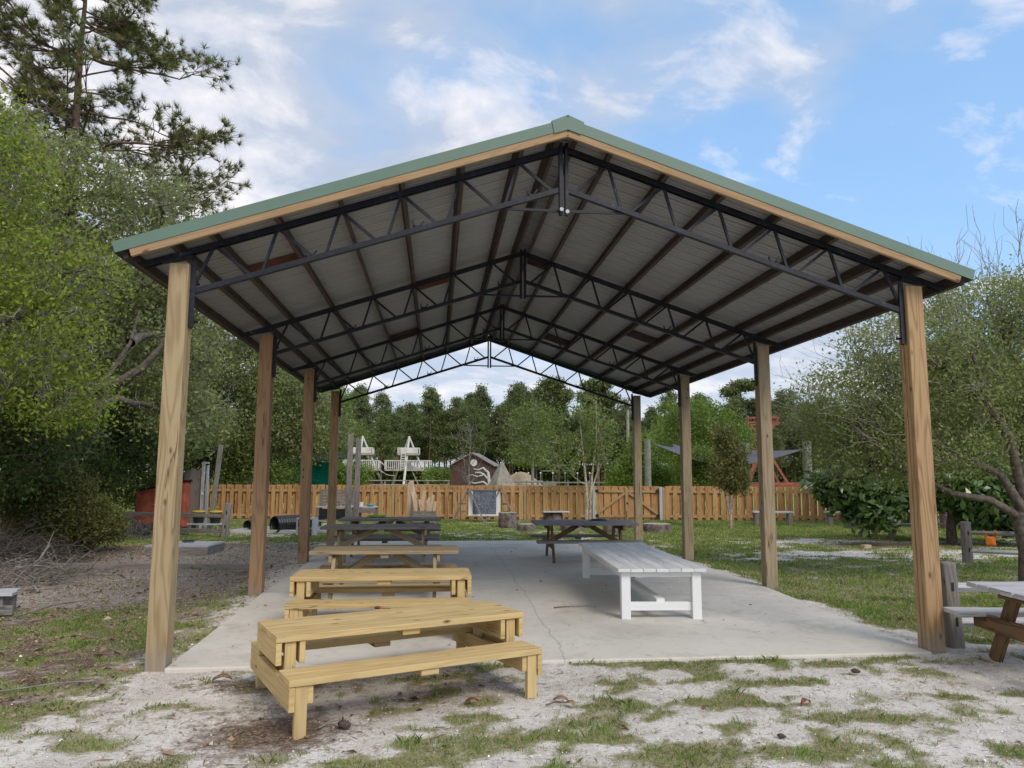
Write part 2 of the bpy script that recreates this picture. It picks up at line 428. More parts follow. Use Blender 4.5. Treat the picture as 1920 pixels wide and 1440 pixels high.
so = bpy.data.objects.new('sun', sl); link(so)
sd = Vector((math.sin(SUN_AZ) * math.cos(SUN_EL), math.cos(SUN_AZ) * math.cos(SUN_EL), math.sin(SUN_EL)))
so.rotation_euler = sd.to_track_quat('Z', 'Y').to_euler(); so.location = (0, 0, 30)
sc.view_settings.view_transform = 'Standard'; sc.view_settings.look = 'None'; sc.view_settings.exposure = 0.7; sc.view_settings.gamma = 1

# ------------------------------------------------------------------ ground cover masks
def ell(x, y, cx, cy, rx, ry, rot=0):
    c, s = math.cos(rot), math.sin(rot)
    dx = (x - cx) * c + (y - cy) * s; dy = -(x - cx) * s + (y - cy) * c
    return np.exp(-((dx / rx) ** 2 + (dy / ry) ** 2))
SLAB = (-2.17, 4.44, 6.46, 17.1)
def slabz(y): return np.interp(y, [6.46, 9.83, 18], [.040, .119, .119])
def sm(a, b, t): t = np.clip((t - a) / (b - a), 0, 1); return t * t * (3 - 2 * t)
GP = [(1.9, 6.35, 1.6, .28, .0, .75), (1.2, 5.95, .5, .2, 0, .55), (1.25, 5.35, .8, .28, .3, .6), (2.1, 5.3, .75, .3, -.2, .6), (.95, 4.7, .55, .3, .2, .7),
      (1.6, 4.45, .7, .35, 0, .7), (2.75, 4.9, .45, .17, -.1, .85), (2.35, 4.4, .45, .2, 0, .75), (3.3, 4.2, .8, .25, .1, .6), (-.1, 4.55, .6, .25, .2, .8),
      (-.75, 4.5, .5, .25, 0, .5), (.4, 5.15, .35, .15, 0, .7), (-.3, 5.35, .5, .3, 0, .3), (-3.6, 6.6, 1.1, .5, .3, .75), (-3.2, 5.3, .7, .5, .2, .7), (-2.75, 5.6, .5, .2, .3, .7),
      (-1.7, 4.35, .3, .15, .2, .6), (-2.1, 4.9, .3, .12, .2, .5), (-3.4, 8.6, 1.2, 1.4, 0, .55), (-2.6, 9.5, .5, 2, 0, .4), (4.0, 5.3, .4, .15, 0, .4), (5.6, 6.9, .7, .35, 0, .8), (3.4, 6.0, .5, .1, 0, .5)]
def masks(x, y):
    n1 = fbm(x, y * 1.4, 1.3, 3); n2 = fbm(x, y, 5.5, 9, 3); n3 = fbm(x, y * 1.5, .35, 21, 4)
    brk = (n1 - .5) * 1.1 + (n2 - .5) * .9
    # litter: forest floor on the left, under near table, narrow strip by slab
    edge = x - (-2.45 - (y - 5.5) * .45) if False else x
    left = sm(-1.9, -3.1, x + (n1 - .5) * 1.2 - .0) * sm(4.6, 6.2, y + (x + 2.4) * .9 * -1 - 0 + (n1 - .5))
    litter = left * .8
    litter = np.maximum(litter, ell(x, y, -1.0, 4.95, .55, .5) * .95)
    litter = np.maximum(litter, ell(x, y, -1.25, 6.0, .7, .18, -.1) * .8)
    litter = np.maximum(litter, ell(x, y, .1, 5.7, .9, .45, .4) * .45)
    litter = np.maximum(litter, ell(x, y, -2.7, 8.5, .5, 3.5) * .6)
    litter = np.maximum(litter, sm(-4.5, -7, x) * .9)
    gravel = ell(x, y, -4.6, 11.2, 1.9, 2.2) * 1.0
    gravel = np.maximum(gravel, ell(x, y, -4.0, 15, 2.4, 2.6) * 1.0)
    gravel = gravel * sm(-8, -5.8, x) * sm(-1.9, -2.5, x + (n1 - .5))
    grass = np.zeros_like(x)
    for (cx, cy, rx, ry, ro, a) in GP: grass = np.maximum(grass, ell(x, y, cx, cy, rx, ry, ro) * a * 1.35)
    behind = sm(17.2, 18.6, y + (n1 - .5) * 1.2) * (.72 + (n3 - .5) * .9)
    right = sm(4.35, 4.75, x + (n1 - .5) * .5) * sm(6.7, 7.8, y + (n1 - .5)) * (.95 + (n3 - .5) * .6)
    sandR = (ell(x, y, 8.3, 14.9, 3.0, .6, -.05) * .9 + ell(x, y, 6.3, 14.1, 1.8, .35, 0) * .7) * sm(.35, .6, n3 + (n1 - .5) * .6) + ell(x, y, 9.5, 18.0, 2.2, .8) * .7 + ell(x, y, 12.5, 14.6, 3.5, 1.6) * .6
    dirtR = ell(x, y, 11.0, 16.8, 3.6, .8)
    lawn = np.maximum(behind, right)
    lawn = lawn * (1 - np.clip(sandR * 1.2, 0, 1)) * (1 - dirtR)
    lawn = lawn * sm(-9.5, -7.5, x)
    grass = np.maximum(grass, lawn)
    litter = litter * (1 - sm(17.5, 20, y) * sm(-7, -4, x)) + dirtR * .9
    # beyond the fence: open yellow-green field
    field = sm(26.5, 28.5, y)
    grass = np.where(y > 27.5, .95, grass); litter = np.where(y > 27.5, 0, litter)
    n4 = fbm(x, y * 1.3, 3.2, 91, 4)
    front = sm(6.9, 6.4, y) * sm(-.6, .6, x + (y - 4.5) * .25) * (.50 + (n3 - .5) * .6) * (1 - .75 * ell(x, y, 4.3, 5.6, 1.3, .55) - .4 * ell(x, y, 2.9, 5.5, 1.0, .35))
    front = np.maximum(front, sm(-2.3, -2.9, x - (y - 5.2) * .35) * sm(10.5, 9, y) * .42)
    grass = np.maximum(grass, front)
    grass = grass - np.where(y < 27, np.clip((n4 - .50) * np.where(y < 7, 3.4, 1.6), -.22, .7), 0)
    n5 = fbm(x, y, 7.5, 133, 3)
    grass = grass + np.where((y < 7.5) & (grass > .12), (n5 - .5) * 1.5, 0)
    g = np.clip(grass + brk * .5, 0, 1); l = np.clip(litter + brk * .5 * (litter > .05), 0, 1)
    gv = np.clip(gravel + brk * .4 * (gravel > .05), 0, 1)
    return g, l, gv, field
def gh(x, y):
    h = (fbm(x, y, .9, 5) - .5) * .035 * sm(30, 10, y) + (fbm(x, y, 6, 8, 2) - .5) * .012 * sm(20, 6, y)
    # sand banked against the slab, a little less at its left corner
    dx = np.maximum(np.maximum(SLAB[0] - x, x - SLAB[1]), 0); dy = np.maximum(np.maximum(SLAB[2] - y, y - SLAB[3]), 0)
    d = np.sqrt(dx * dx + dy * dy)
    h = h + (slabz(y) - .028 - h * .8) * np.exp(-(d / .55) ** 2) * np.where(y < 8, sm(-2.2, -1.0, x), 1)
    return h
ax1 = np.arange(-7.2, 7.21, .07)
xg = [7.2]; s = .07
while xg[-1] < 900: s = min(s * 1.12, 60); xg.append(xg[-1] + s)
xs = np.concatenate([-np.array(xg[1:])[::-1], ax1, np.array(xg[1:])])
yn = np.arange(1.0, 14, .07); yg = [14.0]; s = .07
while yg[-1] < 1200: s = min(s * 1.06, 70); yg.append(yg[-1] + s)
ys = np.concatenate([[-400, -150, -60, -25, -10, -4, -1, .2], yn, np.array(yg)])
X, Y = np.meshgrid(xs, ys)
g_, l_, gv_, fl_ = masks(X.ravel(), Y.ravel())
Z = gh(X.ravel(), Y.ravel())
# keep ground below the slab inside its footprint
ins = (X.ravel() > SLAB[0] + .05) & (X.ravel() < SLAB[1] - .05) & (Y.ravel() > SLAB[2] + .05) & (Y.ravel() < SLAB[3] - .05)
Z = np.where(ins, -.02, Z)
nx, ny = len(xs), len(ys)
ii = (np.arange(ny - 1)[:, None] * nx + np.arange(nx - 1)[None, :]).ravel()
F = np.stack([ii, ii + 1, ii + nx + 1, ii + nx], 1)
def groundmat():
    m, nt, b, out = newmat('sandy_ground')
    A = lambda n: N(nt, 'ShaderNodeAttribute', attribute_name=n).outputs['Fac']
    P = N(nt, 'ShaderNodeNewGeometry').outputs['Position']
    nA = noise(nt, P, 2.2, 5, .6); nB = noise(nt, P, 11, 5, .65); nC = noise(nt, P, 48, 4, .6); nD = noise(nt, P, 170, 2, .6)
    sand = ramp(nt, nA, [(.35, (.50, .46, .405)), (.62, (.69, .655, .60))])
    sand = mix(nt, ramp(nt, nB, [(.50, (0, 0, 0)), (.68, (.65, .65, .65))]), sand, (.40, .33, .28))
    sand = mix(nt, ramp(nt, nC, [(.56, (0, 0, 0)), (.70, (.7, .7, .7))]), sand, (.24, .19, .16))
    sand = mix(nt, ramp(nt, nC, [(.33, (.6, .6, .6)), (.42, (0, 0, 0))]), sand, (.78, .76, .73))
    sand = mix(nt, .5, sand, ramp(nt, nD, [(.3, (.25, .25, .25)), (.7, (.78, .78, .78))]), 'OVERLAY')
    lit = ramp(nt, nC, [(.36, (.055, .038, .028)), (.5, (.12, .085, .062)), (.58, (.22, .15, .10)), (.68, (.34, .26, .19))])
    lit = mix(nt, ramp(nt, nB, [(.45, (0, 0, 0)), (.65, (.5, .5, .5))]), lit, (.20, .165, .14))
    gra = ramp(nt, nC, [(.36, (.17, .135, .105)), (.5, (.34, .285, .235)), (.60, (.46, .41, .36)), (.68, (.74, .72, .7))])
    gra = mix(nt, ramp(nt, nB, [(.5, (0, 0, 0)), (.68, (.55, .55, .55))]), gra, (.17, .13, .10))
    grs = ramp(nt, nB, [(.34, (.12, .13, .05)), (.5, (.20, .20, .085)), (.66, (.33, .29, .17))])
    grs = mix(nt, ramp(nt, nC, [(.48, (0, 0, 0)), (.60, (.8, .8, .8))]), grs, (.38, .32, .235))
    grs = mix(nt, ramp(nt, nC, [(.30, (.5, .5, .5)), (.42, (0, 0, 0))]), grs, (.08, .085, .035))
    fld = ramp(nt, noise(nt, mapv(nt, P, (.06, .25, 1)), 1, 4, .6), [(.35, (.22, .26, .07)), (.65, (.33, .35, .11))])
    def br(mask, w=.5):
        n = math_(nt, 'MULTIPLY_ADD', nC, w, -w / 2); n2 = math_(nt, 'MULTIPLY_ADD', nB, w * 1.3, -w * .65)
        return ramp(nt, math_(nt, 'ADD', math_(nt, 'ADD', mask, n), n2), [(.26, (0, 0, 0)), (.68, (1, 1, 1))])
    c = mix(nt, br(A('litter'), .9), sand, lit)
    c = mix(nt, br(A('gravel'), .8), c, gra)
    c = mix(nt, br(A('grass'), .9), c, grs)
    c = mix(nt, A('field'), c, fld)
    L(nt, c, b.inputs['Base Color']); b.inputs['Roughness'].default_value = .95
    b.inputs['Specular IOR Level'].default_value = .1
    hh = math_(nt, 'ADD', math_(nt, 'MULTIPLY', nC, .7), math_(nt, 'MULTIPLY', nD, .3))
    bump(nt, b, hh, .7, .02)
    return m
ground = np_obj('ground', np.stack([X.ravel(), Y.ravel(), Z], 1), F, groundmat(), smooth=True,
                attrs={'grass': g_, 'litter': l_, 'gravel': gv_, 'field': fl_})
ground['kind'] = 'structure'

# concrete slab with saw joints
b = MB()
x0, x1, y0_, y1_ = SLAB
ysp = [y0_, 9.83, 13.15, y1_]
for a, c in ((y0_, 9.83),):
    for xa, xb in ((x0, x1),):
        za, zb = float(slabz(a)), float(slabz(c))
        V = [(xa, a, -.25), (xb, a, -.25), (xb, y1_, -.25), (xa, y1_, -.25), (xa, a, za), (xb, a, za), (xb, c, zb), (xa, c, zb), (xb, y1_, zb), (xa, y1_, zb)]
        b.poly(V, [(3, 2, 1, 0), (4, 5, 6, 7), (7, 6, 8, 9), (0, 1, 5, 4), (1, 2, 8, 6, 5), (2, 3, 9, 8), (3, 0, 4, 7, 9)])
slab = b.build('concrete_slab', M['concrete'], bevel=.012); slab['kind'] = 'structure'

# ------------------------------------------------------------------ grass blades, litter, shells (uncountable)
def at_ground(x, y): return gh(x, y)
def inslab(x, y): return (x > SLAB[0] - .01) & (x < SLAB[1] + .01) & (y > SLAB[2] - .01) & (y < SLAB[3] + .01)
def infront(x, y, mpx=0):
    d = x * f_.x + y * f_.y; s = x * r_.x + y * r_.y
    return (abs(s / np.maximum(d, .1)) < .76) & (d > 2.2)
def blades(name, n, xr, yr, thr, hmin, hmax, wid, m, clump=True, power=1.0, label=None, cat=None):
    x = rng.uniform(*xr, n); t = rng.random(n) ** power; y = yr[0] + (yr[1] - yr[0]) * t
    g, l, gv, f = masks(x, y)
    k = (g + (fbm(x, y, 9, 77, 2) - .5) * .6 + rng.normal(0, .20, n) > thr) & ~inslab(x, y) & infront(x, y)
    x, y, g = x[k], y[k], g[k]; n = len(x)
    z = at_ground(x, y) - .004
    a = rng.uniform(0, 2 * np.pi, n); tf = np.clip((fbm(x, y, 4.5, 31, 3) - .5) * 5, 0, 1); h = rng.uniform(hmin, hmax, n) * (.5 + .7 * np.clip(g, 0, 1)) * (1 + .8 * tf); wd = wid * rng.uniform(.7, 1.3, n)
    wd = wd * np.clip(y / 6, 1, 3)
    lean = rng.uniform(.1, 1.1, n) * h; la = rng.uniform(0, 2 * np.pi, n)
    p0 = np.stack([x, y, z], 1); side = np.stack([np.cos(a), np.sin(a), 0 * a], 1) * wd[:, None]
    tip = p0 + np.stack([np.cos(la) * lean, np.sin(la) * lean, h], 1)
    mid = p0 + np.stack([np.cos(la) * lean * .3, np.sin(la) * lean * .3, h * .6], 1)
    V = np.stack([p0 - side, p0 + side, mid + side * .7, tip, mid - side * .7], 1).reshape(-1, 3)
    i = np.arange(n) * 5
    F = np.stack([i, i + 1, i + 2, i + 3, i + 4], 1)
    rn = np.clip(.42 + (fbm(x, y, 2.5, 55, 3) - .5) * 1.2 + rng.normal(0, .2, n), 0, 1); rn = np.where(rng.random(n) < (.20 + .25 * (g < .6)) * (1 - .8 * tf), 1.0, rn * (1 - .0 * tf) + .25 * tf * (rn < .6))
    o = np_obj(name, V, F, m, rnd=rn); tag(o, label, cat, kind='stuff'); return o
M['grass'] = leafmat('grass_blades', (.11, .17, .035), (.25, .36, .075), (.52, .43, .24), trans=.35, rough=.6)
blades('grass', 380000, (-6.5, 7.5), (3.2, 9.5), .52, .008, .030, .0022, M['grass'], power=1.15, label='short patchy green grass growing out of the pale sand in the foreground', cat='grass')
blades('lawn_grass', 420000, (-8, 17), (7.5, 26.8), .44, .012, .038, .004, M['grass'], power=.8, label='green lawn grass round the concrete slab and in front of the plank fence', cat='grass')

def flakes(name, n, xr, yr, fn, size, m, label, cat, power=1.0, asp=1.7, curl=.35, onslab=0):
    x = rng.uniform(*xr, n); y = yr[0] + (yr[1] - yr[0]) * rng.random(n) ** power
    g, l, gv, f = masks(x, y)
    k = (rng.random(n) < fn(x, y, g, l, gv)) & ~inslab(x, y) & infront(x, y)
    x, y = x[k], y[k]; z = at_ground(x, y) + .004
    if onslab:
        sx = rng.uniform(SLAB[0], SLAB[1], onslab); sy = rng.uniform(SLAB[2], SLAB[3], onslab)
        x = np.concatenate([x, sx]); y = np.concatenate([y, sy]); z = np.concatenate([z, slabz(sy) + .004])
    n = len(x)
    s = size * rng.lognormal(0, .45, n); a = rng.uniform(0, 2 * np.pi, n)
    d = np.stack([np.cos(a), np.sin(a), rng.normal(0, .18, n)], 1) * (s * asp)[:, None] * .5
    e = np.stack([-np.sin(a), np.cos(a), rng.normal(0, .35, n)], 1) * s[:, None] * .5
    c = np.stack([x, y, z + s * .12], 1)
    up = np.array([0, 0, 1]) * (s * curl)[:, None]
    V = np.stack([c - d, c - e * .9 + up, c + d, c + e * .9 + up * rng.random(n)[:, None]], 1).reshape(-1, 3)
    i = np.arange(n) * 4
    F = np.stack([i, i + 1, i + 2, i + 3], 1)
    o = np_obj(name, V, F, m, rnd=rng.random(n)); tag(o, label, cat, kind='stuff'); return o
M['leaflitter'] = leafmat('fallen_leaves', (.10, .055, .035), (.34, .22, .13), (.60, .50, .36), trans=0, rough=.8)
M['shells'] = leafmat('crushed_shell', (.5, .48, .45), (.85, .84, .82), trans=0, rough=.6)
M['needles'] = leafmat('fallen_needles', (.08, .05, .035), (.33, .23, .15), trans=0, rough=.8)
flakes('leaf_litter', 60000, (-9, 7), (3.2, 20), lambda x, y, g, l, gv: np.clip(l * .75 + .02 + g * .05, 0, 1) * np.where(x < -2, 1, .5), .018, M['leaflitter'],
       'dry brown leaves strewn over the forest floor and under the near table', 'fallen leaves', power=1.2, onslab=160)
flakes('shell_fragments', 90000, (-6.5, 7.5), (3.2, 17), lambda x, y, g, l, gv: np.clip(.55 * (1 - l) * (1 - g) + gv * .8 + .06, 0, 1), .006, M['shells'],
       'tiny white shell fragments mixed into the sand', 'shell fragments', power=1.5, asp=1.3)
flakes('fallen_needles', 90000, (-6.5, 7.5), (3.2, 14), lambda x, y, g, l, gv: np.clip(.32 + l * .6, 0, 1), .0035, M['needles'],
       'thin brown pine needles and twig bits lying on sand', 'pine needles', power=1.4, asp=13, curl=.1, onslab=520)

# ------------------------------------------------------------------ pavilion
XL, XR, XC = -2.26, 4.53, 1.136
PY = [6.51 + 3.32 * k for k in range(4)]
pav = thing('pavilion', 'open gable-roofed pavilion on eight timber posts with black steel trusses over the concrete slab', 'pavilion', (XC, PY[0], 0))
OX, OY = XC, PY[0]
def pl(x, y, z): return (x - OX, y - OY, z)
PW = .165
ZT = 3.42
for k, y in enumerate(PY):
    for s, x in ((-1, XL), (1, XR)):
        b = MB(); zb = -.3
        if s < 0:
            b.box(pl(x, y + PW / 2, (ZT + zb) / 2), (PW, PW, ZT - zb))
            mname = ['postgreen', 'postred', 'postred', 'post'][k]
        else:   # right-hand posts are laminated from three planks
            for j in range(3):
                hh = ZT - (0, .03, .01)[j]
                b.box(pl(x + (.0 if j != 1 else -.006), y + PW * (j + .5) / 3, (hh + zb) / 2), (PW - (0 if j != 1 else .022), PW / 3 - .008, hh - zb))
            mname = 'post' if k == 0 else 'postgray'
        b.build('post', M[mname], pav, bevel=.008)
def zc(dx): return 4.655 - .335 * abs(dx)
def zbot(dx): return 4.262 - .328 * abs(dx)
J = [.43, .965, 1.50, 2.045, 2.59, 3.13]
TH = .0
def make_truss(yt):
    """steel truss in the plane y = yt; the mesh is the pair of top chords, the rest are its children"""
    yy = yt - OY
    b = MB()
    for s in (-1, 1):
        b.beam((s * .0, yy - .028, zc(0)), (s * 3.73, yy - .028, zc(3.73)), .006, .052, (0, 0, 1))
        b.beam((s * .0, yy + .028, zc(0)), (s * 3.73, yy + .028, zc(3.73)), .006, .052, (0, 0, 1))
        b.beam((s * .0, yy, zc(0) + .024), (s * 3.73, yy, zc(3.73) + .024), .05, .005, (0, 0, 1))
    T = b.build('truss', M['metal'], pav)
    for s in (-1, 1):
        b = MB()
        b.beam((s * .03, yy - .022, zbot(.03)), (s * 3.31, yy - .022, zbot(3.31)), .006, .045)
        b.beam((s * .03, yy + .002, zbot(.03) - .02), (s * 3.31, yy + .002, zbot(3.31) - .02), .046, .006)
        b.build('bottom_chord', M['metal'], T)
        for k, j in enumerate(J):
            e = j + .12 if k < 5 else 3.30
            MB().beam((s * j, yy, zc(j)), (s * e, yy, zbot(e) + (.0 if k < 5 else .02)), .024, .024).build('web', M['metal'], T)
            e2 = max(j - .335, 0.03)
            MB().beam((s * j, yy + .004, zc(j)), (s * e2, yy + .004, zbot(e2)), .022, .026).build('web', M['metal'], T)
        b = MB()   # steel angle bolted to the inner face of the post
        xx = s * (3.395 - PW / 2 - .010)
        b.box((xx, yy + .005, 3.16), (.012, .065, .60))
        b.box((xx - s * .02, yy - .027, 3.16), (.04, .008, .60))
        b.beam((s * 3.30, yy, 3.50), (s * 3.56, yy, 3.445), .05, .03)
        pl_ = b.build('column_bracket', M['metal'], T)
        for zz in (2.92, 3.26):
            MB().tube([(xx - s * .055, yy + .03, zz), (xx - s * .0, yy + .03, zz)], .011, 6).build('bolt', M['bolt'] if False else M['metal'], pl_)
    b = MB()
    for s in (-1, 1):
        b.box((s * .027, yy - .012, (4.70 + 4.01) / 2), (.030, .07, .69))
    kp = b.build('king_post', M['metal'], T)
    for s in (-1, 1):
        MB().tube([(s * .027, yy - .07, 4.045 - .02 * (s > 0)), (s * .027, yy - .03, 4.045 - .02 * (s > 0))], .019, 8).build('bolt', M['bolt'] if yt < 7 else M['metal'], kp)
    b = MB()
    for s in (-1, 1): b.beam((s * .03, yy + .01, 4.052), (s * .62, yy + .01, 4.058), .02, .024)
    b.build('tie_bar', M['metal'], T)
    # small hooks left on the bottom chord
    for dx in (-1.35, -.30, 2.03, -2.3):
        b = MB(); zz = zbot(dx)
        b.beam((dx - .03, yy, zz + .02), (dx - .045, yy, zz + .085), .02, .012)
        b.beam((dx + .01, yy, zz + .02), (dx + .055, yy, zz + .085), .02, .012)
        b.beam((dx - .04, yy, zz + .03), (dx + .03, yy, zz + .03), .02, .02)
        b.build('clip', M['metal'], T)
    return T
TR = [make_truss(y + .075) for y in PY]
# purlins, roof sheets, trim
YF, YB = 6.335, 16.78
sl_ = math.atan(.335)
for s in (-1, 1):
    for dx in [.10] + J + [3.44, 3.80]:
        b = MB(); zc0 = zc(dx) + .026 + .058
        rr = Matrix.Rotation(s * sl_, 3, 'Y')
        b.box((s * dx, (YF + .04 + YB) / 2 - OY, zc0), (.04, YB - YF - .04, .118), rr)
        b.build('purlin', M['purlin'], pav)
    # ribbed roof sheet: ribs run from ridge to eave
    b = MB(); V = []; Fc = []
    prof = []; y = YF
    while y < YB:
        for (o, h) in ((0, 0), (.008, .020), (.034, .020), (.042, 0), (.105, 0), (.108, .007), (.118, .007), (.121, 0), (.175, 0), (.178, .007), (.188, .007), (.191, 0)):
            if y + o < YB: prof.append((y + o, h))
        y += .235
    prof.append((YB, 0))
    def zr(dx): return zc(dx) + .150
    for (yy, h) in prof:
        for dx in (0.0, 3.86): V.append((s * dx, yy - OY, zr(dx) + h))
    n = len(prof)
    for i in range(n - 1): Fc.append((2 * i, 2 * i + 1, 2 * i + 3, 2 * i + 2))
    b.poly(V, Fc)
    o = b.build('roof_sheet', M['sheet'], pav)
    o.data.materials.append(M['greenroof'])
    so2 = o.modifiers.new('thick', 'SOLIDIFY'); so2.thickness = .004; so2.offset = 1 if s > 0 else -1
    # gable trim + fascia, front and back
    for yf, back in ((YF, False), (YB, True)):
        d = -1 if not back else 1
        a = Vector((0, yf - OY + d * .012, zr(0) + .026)); e = Vector((s * 3.87, yf - OY + d * .012, zr(3.87) + .026))
        off = Vector((0, 0, -.048))
        b = MB(); b.beam(a + off, e + off, .006, .098)
        b.beam(a + Vector((0, -d * .05, .0)), e + Vector((0, -d * .05, .0)), .10, .005)
        b.build('gable_trim', M['green'], pav)
        z2 = -.026 - .055 - .06
        a2 = Vector((0, yf - OY - d * .008, zr(0) - .108)); e2 = Vector((s * 3.735, yf - OY - d * .008, zr(3.735) - .108))
        b = MB(); b.beam(a2, e2, .034, .066); b.build('fascia_board', M['fascia'] if not back else M['purlin'], pav, bevel=.003)
    b = MB(); b.box((s * 3.875, (YF + YB) / 2 - OY, zr(3.87) - .035), (.006, YB - YF - .02, .06))
    b.build('eave_trim', M['green'], pav)
b = MB()
for s in (-1, 1):
    b.beam((0, YF - OY - .03, zr(0) + .05), (0, YB - OY, zr(0) + .05), .02, .008) if s > 0 else None
    b.poly([(0, YF - OY - .022, zr(0) + .058), (s * .15, YF - OY - .022, zr(.15) + .045), (s * .15, YB - OY, zr(.15) + .045), (0, YB - OY, zr(0) + .058)], [(0, 1, 2, 3)])
    b.poly([(0, YF - OY - .023, zr(0) + .058), (s * .15, YF - OY - .023, zr(.15) + .045), (s * .125, YF - OY - .023, zr(.15) - .075), (0, YF - OY - .023, zr(0) - .082)], [(0, 1, 2, 3)])
b.build('ridge_cap', M['green'], pav)
for (s, j0, j1, y, m_) in ((-1, 2.61, 3.11, 7.75, 'purlinred'), (-1, .98, 1.48, 10.3, 'purlinred'), (1, .12, .41, 10.3, 'purlin'), (-1, 1.52, 2.03, 13.5, 'purlinred'),
                           (1, 2.06, 2.57, 12.2, 'purlin'), (1, .98, 1.48, 14.6, 'purlin')):
    b = MB(); b.beam((s * j0, y - OY, zc(j0) + .078), (s * j1, y - OY, zc(j1) + .078), .038, .13); b.build('blocking', M[m_], pav)

# ------------------------------------------------------------------ bench tables in new yellow pine
def bench_table(name, label, loc, rz, Ln=1.82, m='newpine', group=None):
    t = thing(name, label, 'picnic table', loc, rz, group)
    W, TW, SW = 1.24, .62, .30
    zt, zs = .55, .345
    b = MB(); pw = (TW - .008) / 4
    for i in range(4):
        b.box((0, -TW / 2 + TW / 8 + i * TW / 4, zt - .02), (Ln + .04, TW / 4 - .004, .042))
    for x in (0.02,): b.box((x, 0, zt - .062), (.13, TW - .06, .04))
    b.build('tabletop', M[m], t, bevel=.004)
    for s in (-1, 1):
        b = MB(); yc = s * (W / 2 - SW / 2)
        for i in (-1, 1): b.box((0, yc + i * SW / 4, zs - .02), (Ln, SW / 2 - .004, .042))
        b.box((.03, yc, zs - .062), (.13, SW - .03, .04))
        b.build('seat', M[m], t, bevel=.004)
    for e in (-1, 1):
        xo = e * (Ln / 2 - .020)
        b = MB()   # long cross boards that carry both seats, one each side of the legs
        b.box((xo, 0, zs - .042 - .075), (.038, W - .004, .145))
        b.box((xo - e * .118, 0, zs - .042 - .058), (.038, W - .05, .11))
        b.build('cross_board', M[m], t, bevel=.004)
        b = MB()
        b.box((e * (Ln / 2), 0, zt - .042 - .072), (.038, TW - .004, .14))
        b.box((e * (Ln / 2 - .155), 0, zt - .042 - .072), (.038, TW - .02, .14))
        b.build('top_support', M[m], t, bevel=.004)
        for s in (-1, 1):
            zg = loc[2] * 0 - .03 if loc[2] < .05 else 0
            MB().box((xo - e * .06, s * (W / 2 - .035), (zs - .044 + zg) / 2), (.076, .040, zs - .044 - zg)).build('leg', M[m], t, bevel=.003)
            MB().box((xo - e * .06, s * (TW / 2 - .045), (zs - .20 + zt - .046) / 2), (.074, .042, zt - .046 - zs + .20)).build('upright', M[m], t, bevel=.003)
    return t
bench_table('picnic_table', 'low yellow pine picnic table set askew on the sand in front of the slab', (-.295, 5.75, .0), R(23.8))
bench_table('picnic_table', 'low yellow pine picnic table on the slab behind the askew one, near its left posts', (-.52, 7.74, .070), R(.5), 1.70)
# A-frame picnic tables
def aframe_table(label, loc, rz, Ln, zt=.66, zs=.40, TW=.78, W=1.62, mt='graywood', ml='graywood', m_seat=None, feet=None, cx=.28, planks=5, lw=.088):
    t = thing('picnic_table', label, 'picnic table', loc, rz)
    b = MB(); pw = TW / planks
    for i in range(planks): b.box((random.uniform(-.008, .008), -TW / 2 + pw * (i + .5), zt - .02), (Ln, pw - .012, .04))
    b.build('tabletop', M[mt], t, bevel=.004)
    b = MB(); b.box((0, 0, zt - .062), (.09, TW - .06, .04)); b.build('batten', M[ml], t)
    for s in (-1, 1):
        b = MB()
        for i in (-1, 1): b.box((0, s * (W / 2 - .13) + i * .066, zs - .02), (Ln, .122, .04))
        b.box((0, s * (W / 2 - .13), zs - .062), (.09, .22, .04))
        b.build('bench', M[m_seat or mt], t, bevel=.004)
    for e in (-1, 1):
        xe = e * (Ln / 2 - cx)
        for s in (-1, 1):
            MB().beam((xe, s * .20, zt - .045), (xe, s * .58, -.0), .04, lw, (0, 1, 0)).build('leg', M[ml], t, bevel=.003)
        MB().box((xe + e * .041, 0, zs - .042 - .045), (.038, W - .10, lw)).build('crossbeam', M[ml], t, bevel=.003)
        MB().box((xe + e * .041, 0, zt - .042 - .045), (.038, TW - .06, .088)).build('top_cleat', M[ml], t, bevel=.003)
        MB().beam((xe, 0, zs - .07), (e * .10, 0, zt - .06), .038, .085).build('brace', M[ml], t, bevel=.003)
    return t
aframe_table('small picnic table with tan weathered top, between the yellow tables and the dark tables', (-.60, 9.32, .108), 0, 1.74, .60, .33, .68, 1.50, 'weather', 'weather')
aframe_table('dark grey picnic table, nearer of the two at the back left of the slab', (-.87, 12.4, .119), R(.5), 1.88, .66, .40, .80, 1.7, 'graywood', 'weather', 'graywood')
aframe_table('dark grey picnic table, farther of the two at the back left of the slab', (-.86, 14.5, .119), R(-1), 1.88, .66, .40, .80, 1.7, 'graywood', 'darkbrown', 'graywood')
aframe_table('slate-topped picnic table standing behind the white table', (2.62, 13.25, .119), R(-2), 1.80, .66, .38, .95, 1.55, 'slategray', 'darkbrown', 'graywood', cx=.3)
aframe_table('silver-grey topped picnic table with brown legs cut off by the right frame edge', (5.42, 5.60, 0), R(-8), 1.85, .705, .42, .80, 1.62, 'palegray', 'darkbrown', 'palegray', cx=.30, lw=.135)
aframe_table('weathered picnic table half hidden under the magnolia shrub', (11.9, 18.6, 0), R(12), 1.7, .70, .42, .75, 1.6, 'palegray', 'graywood')
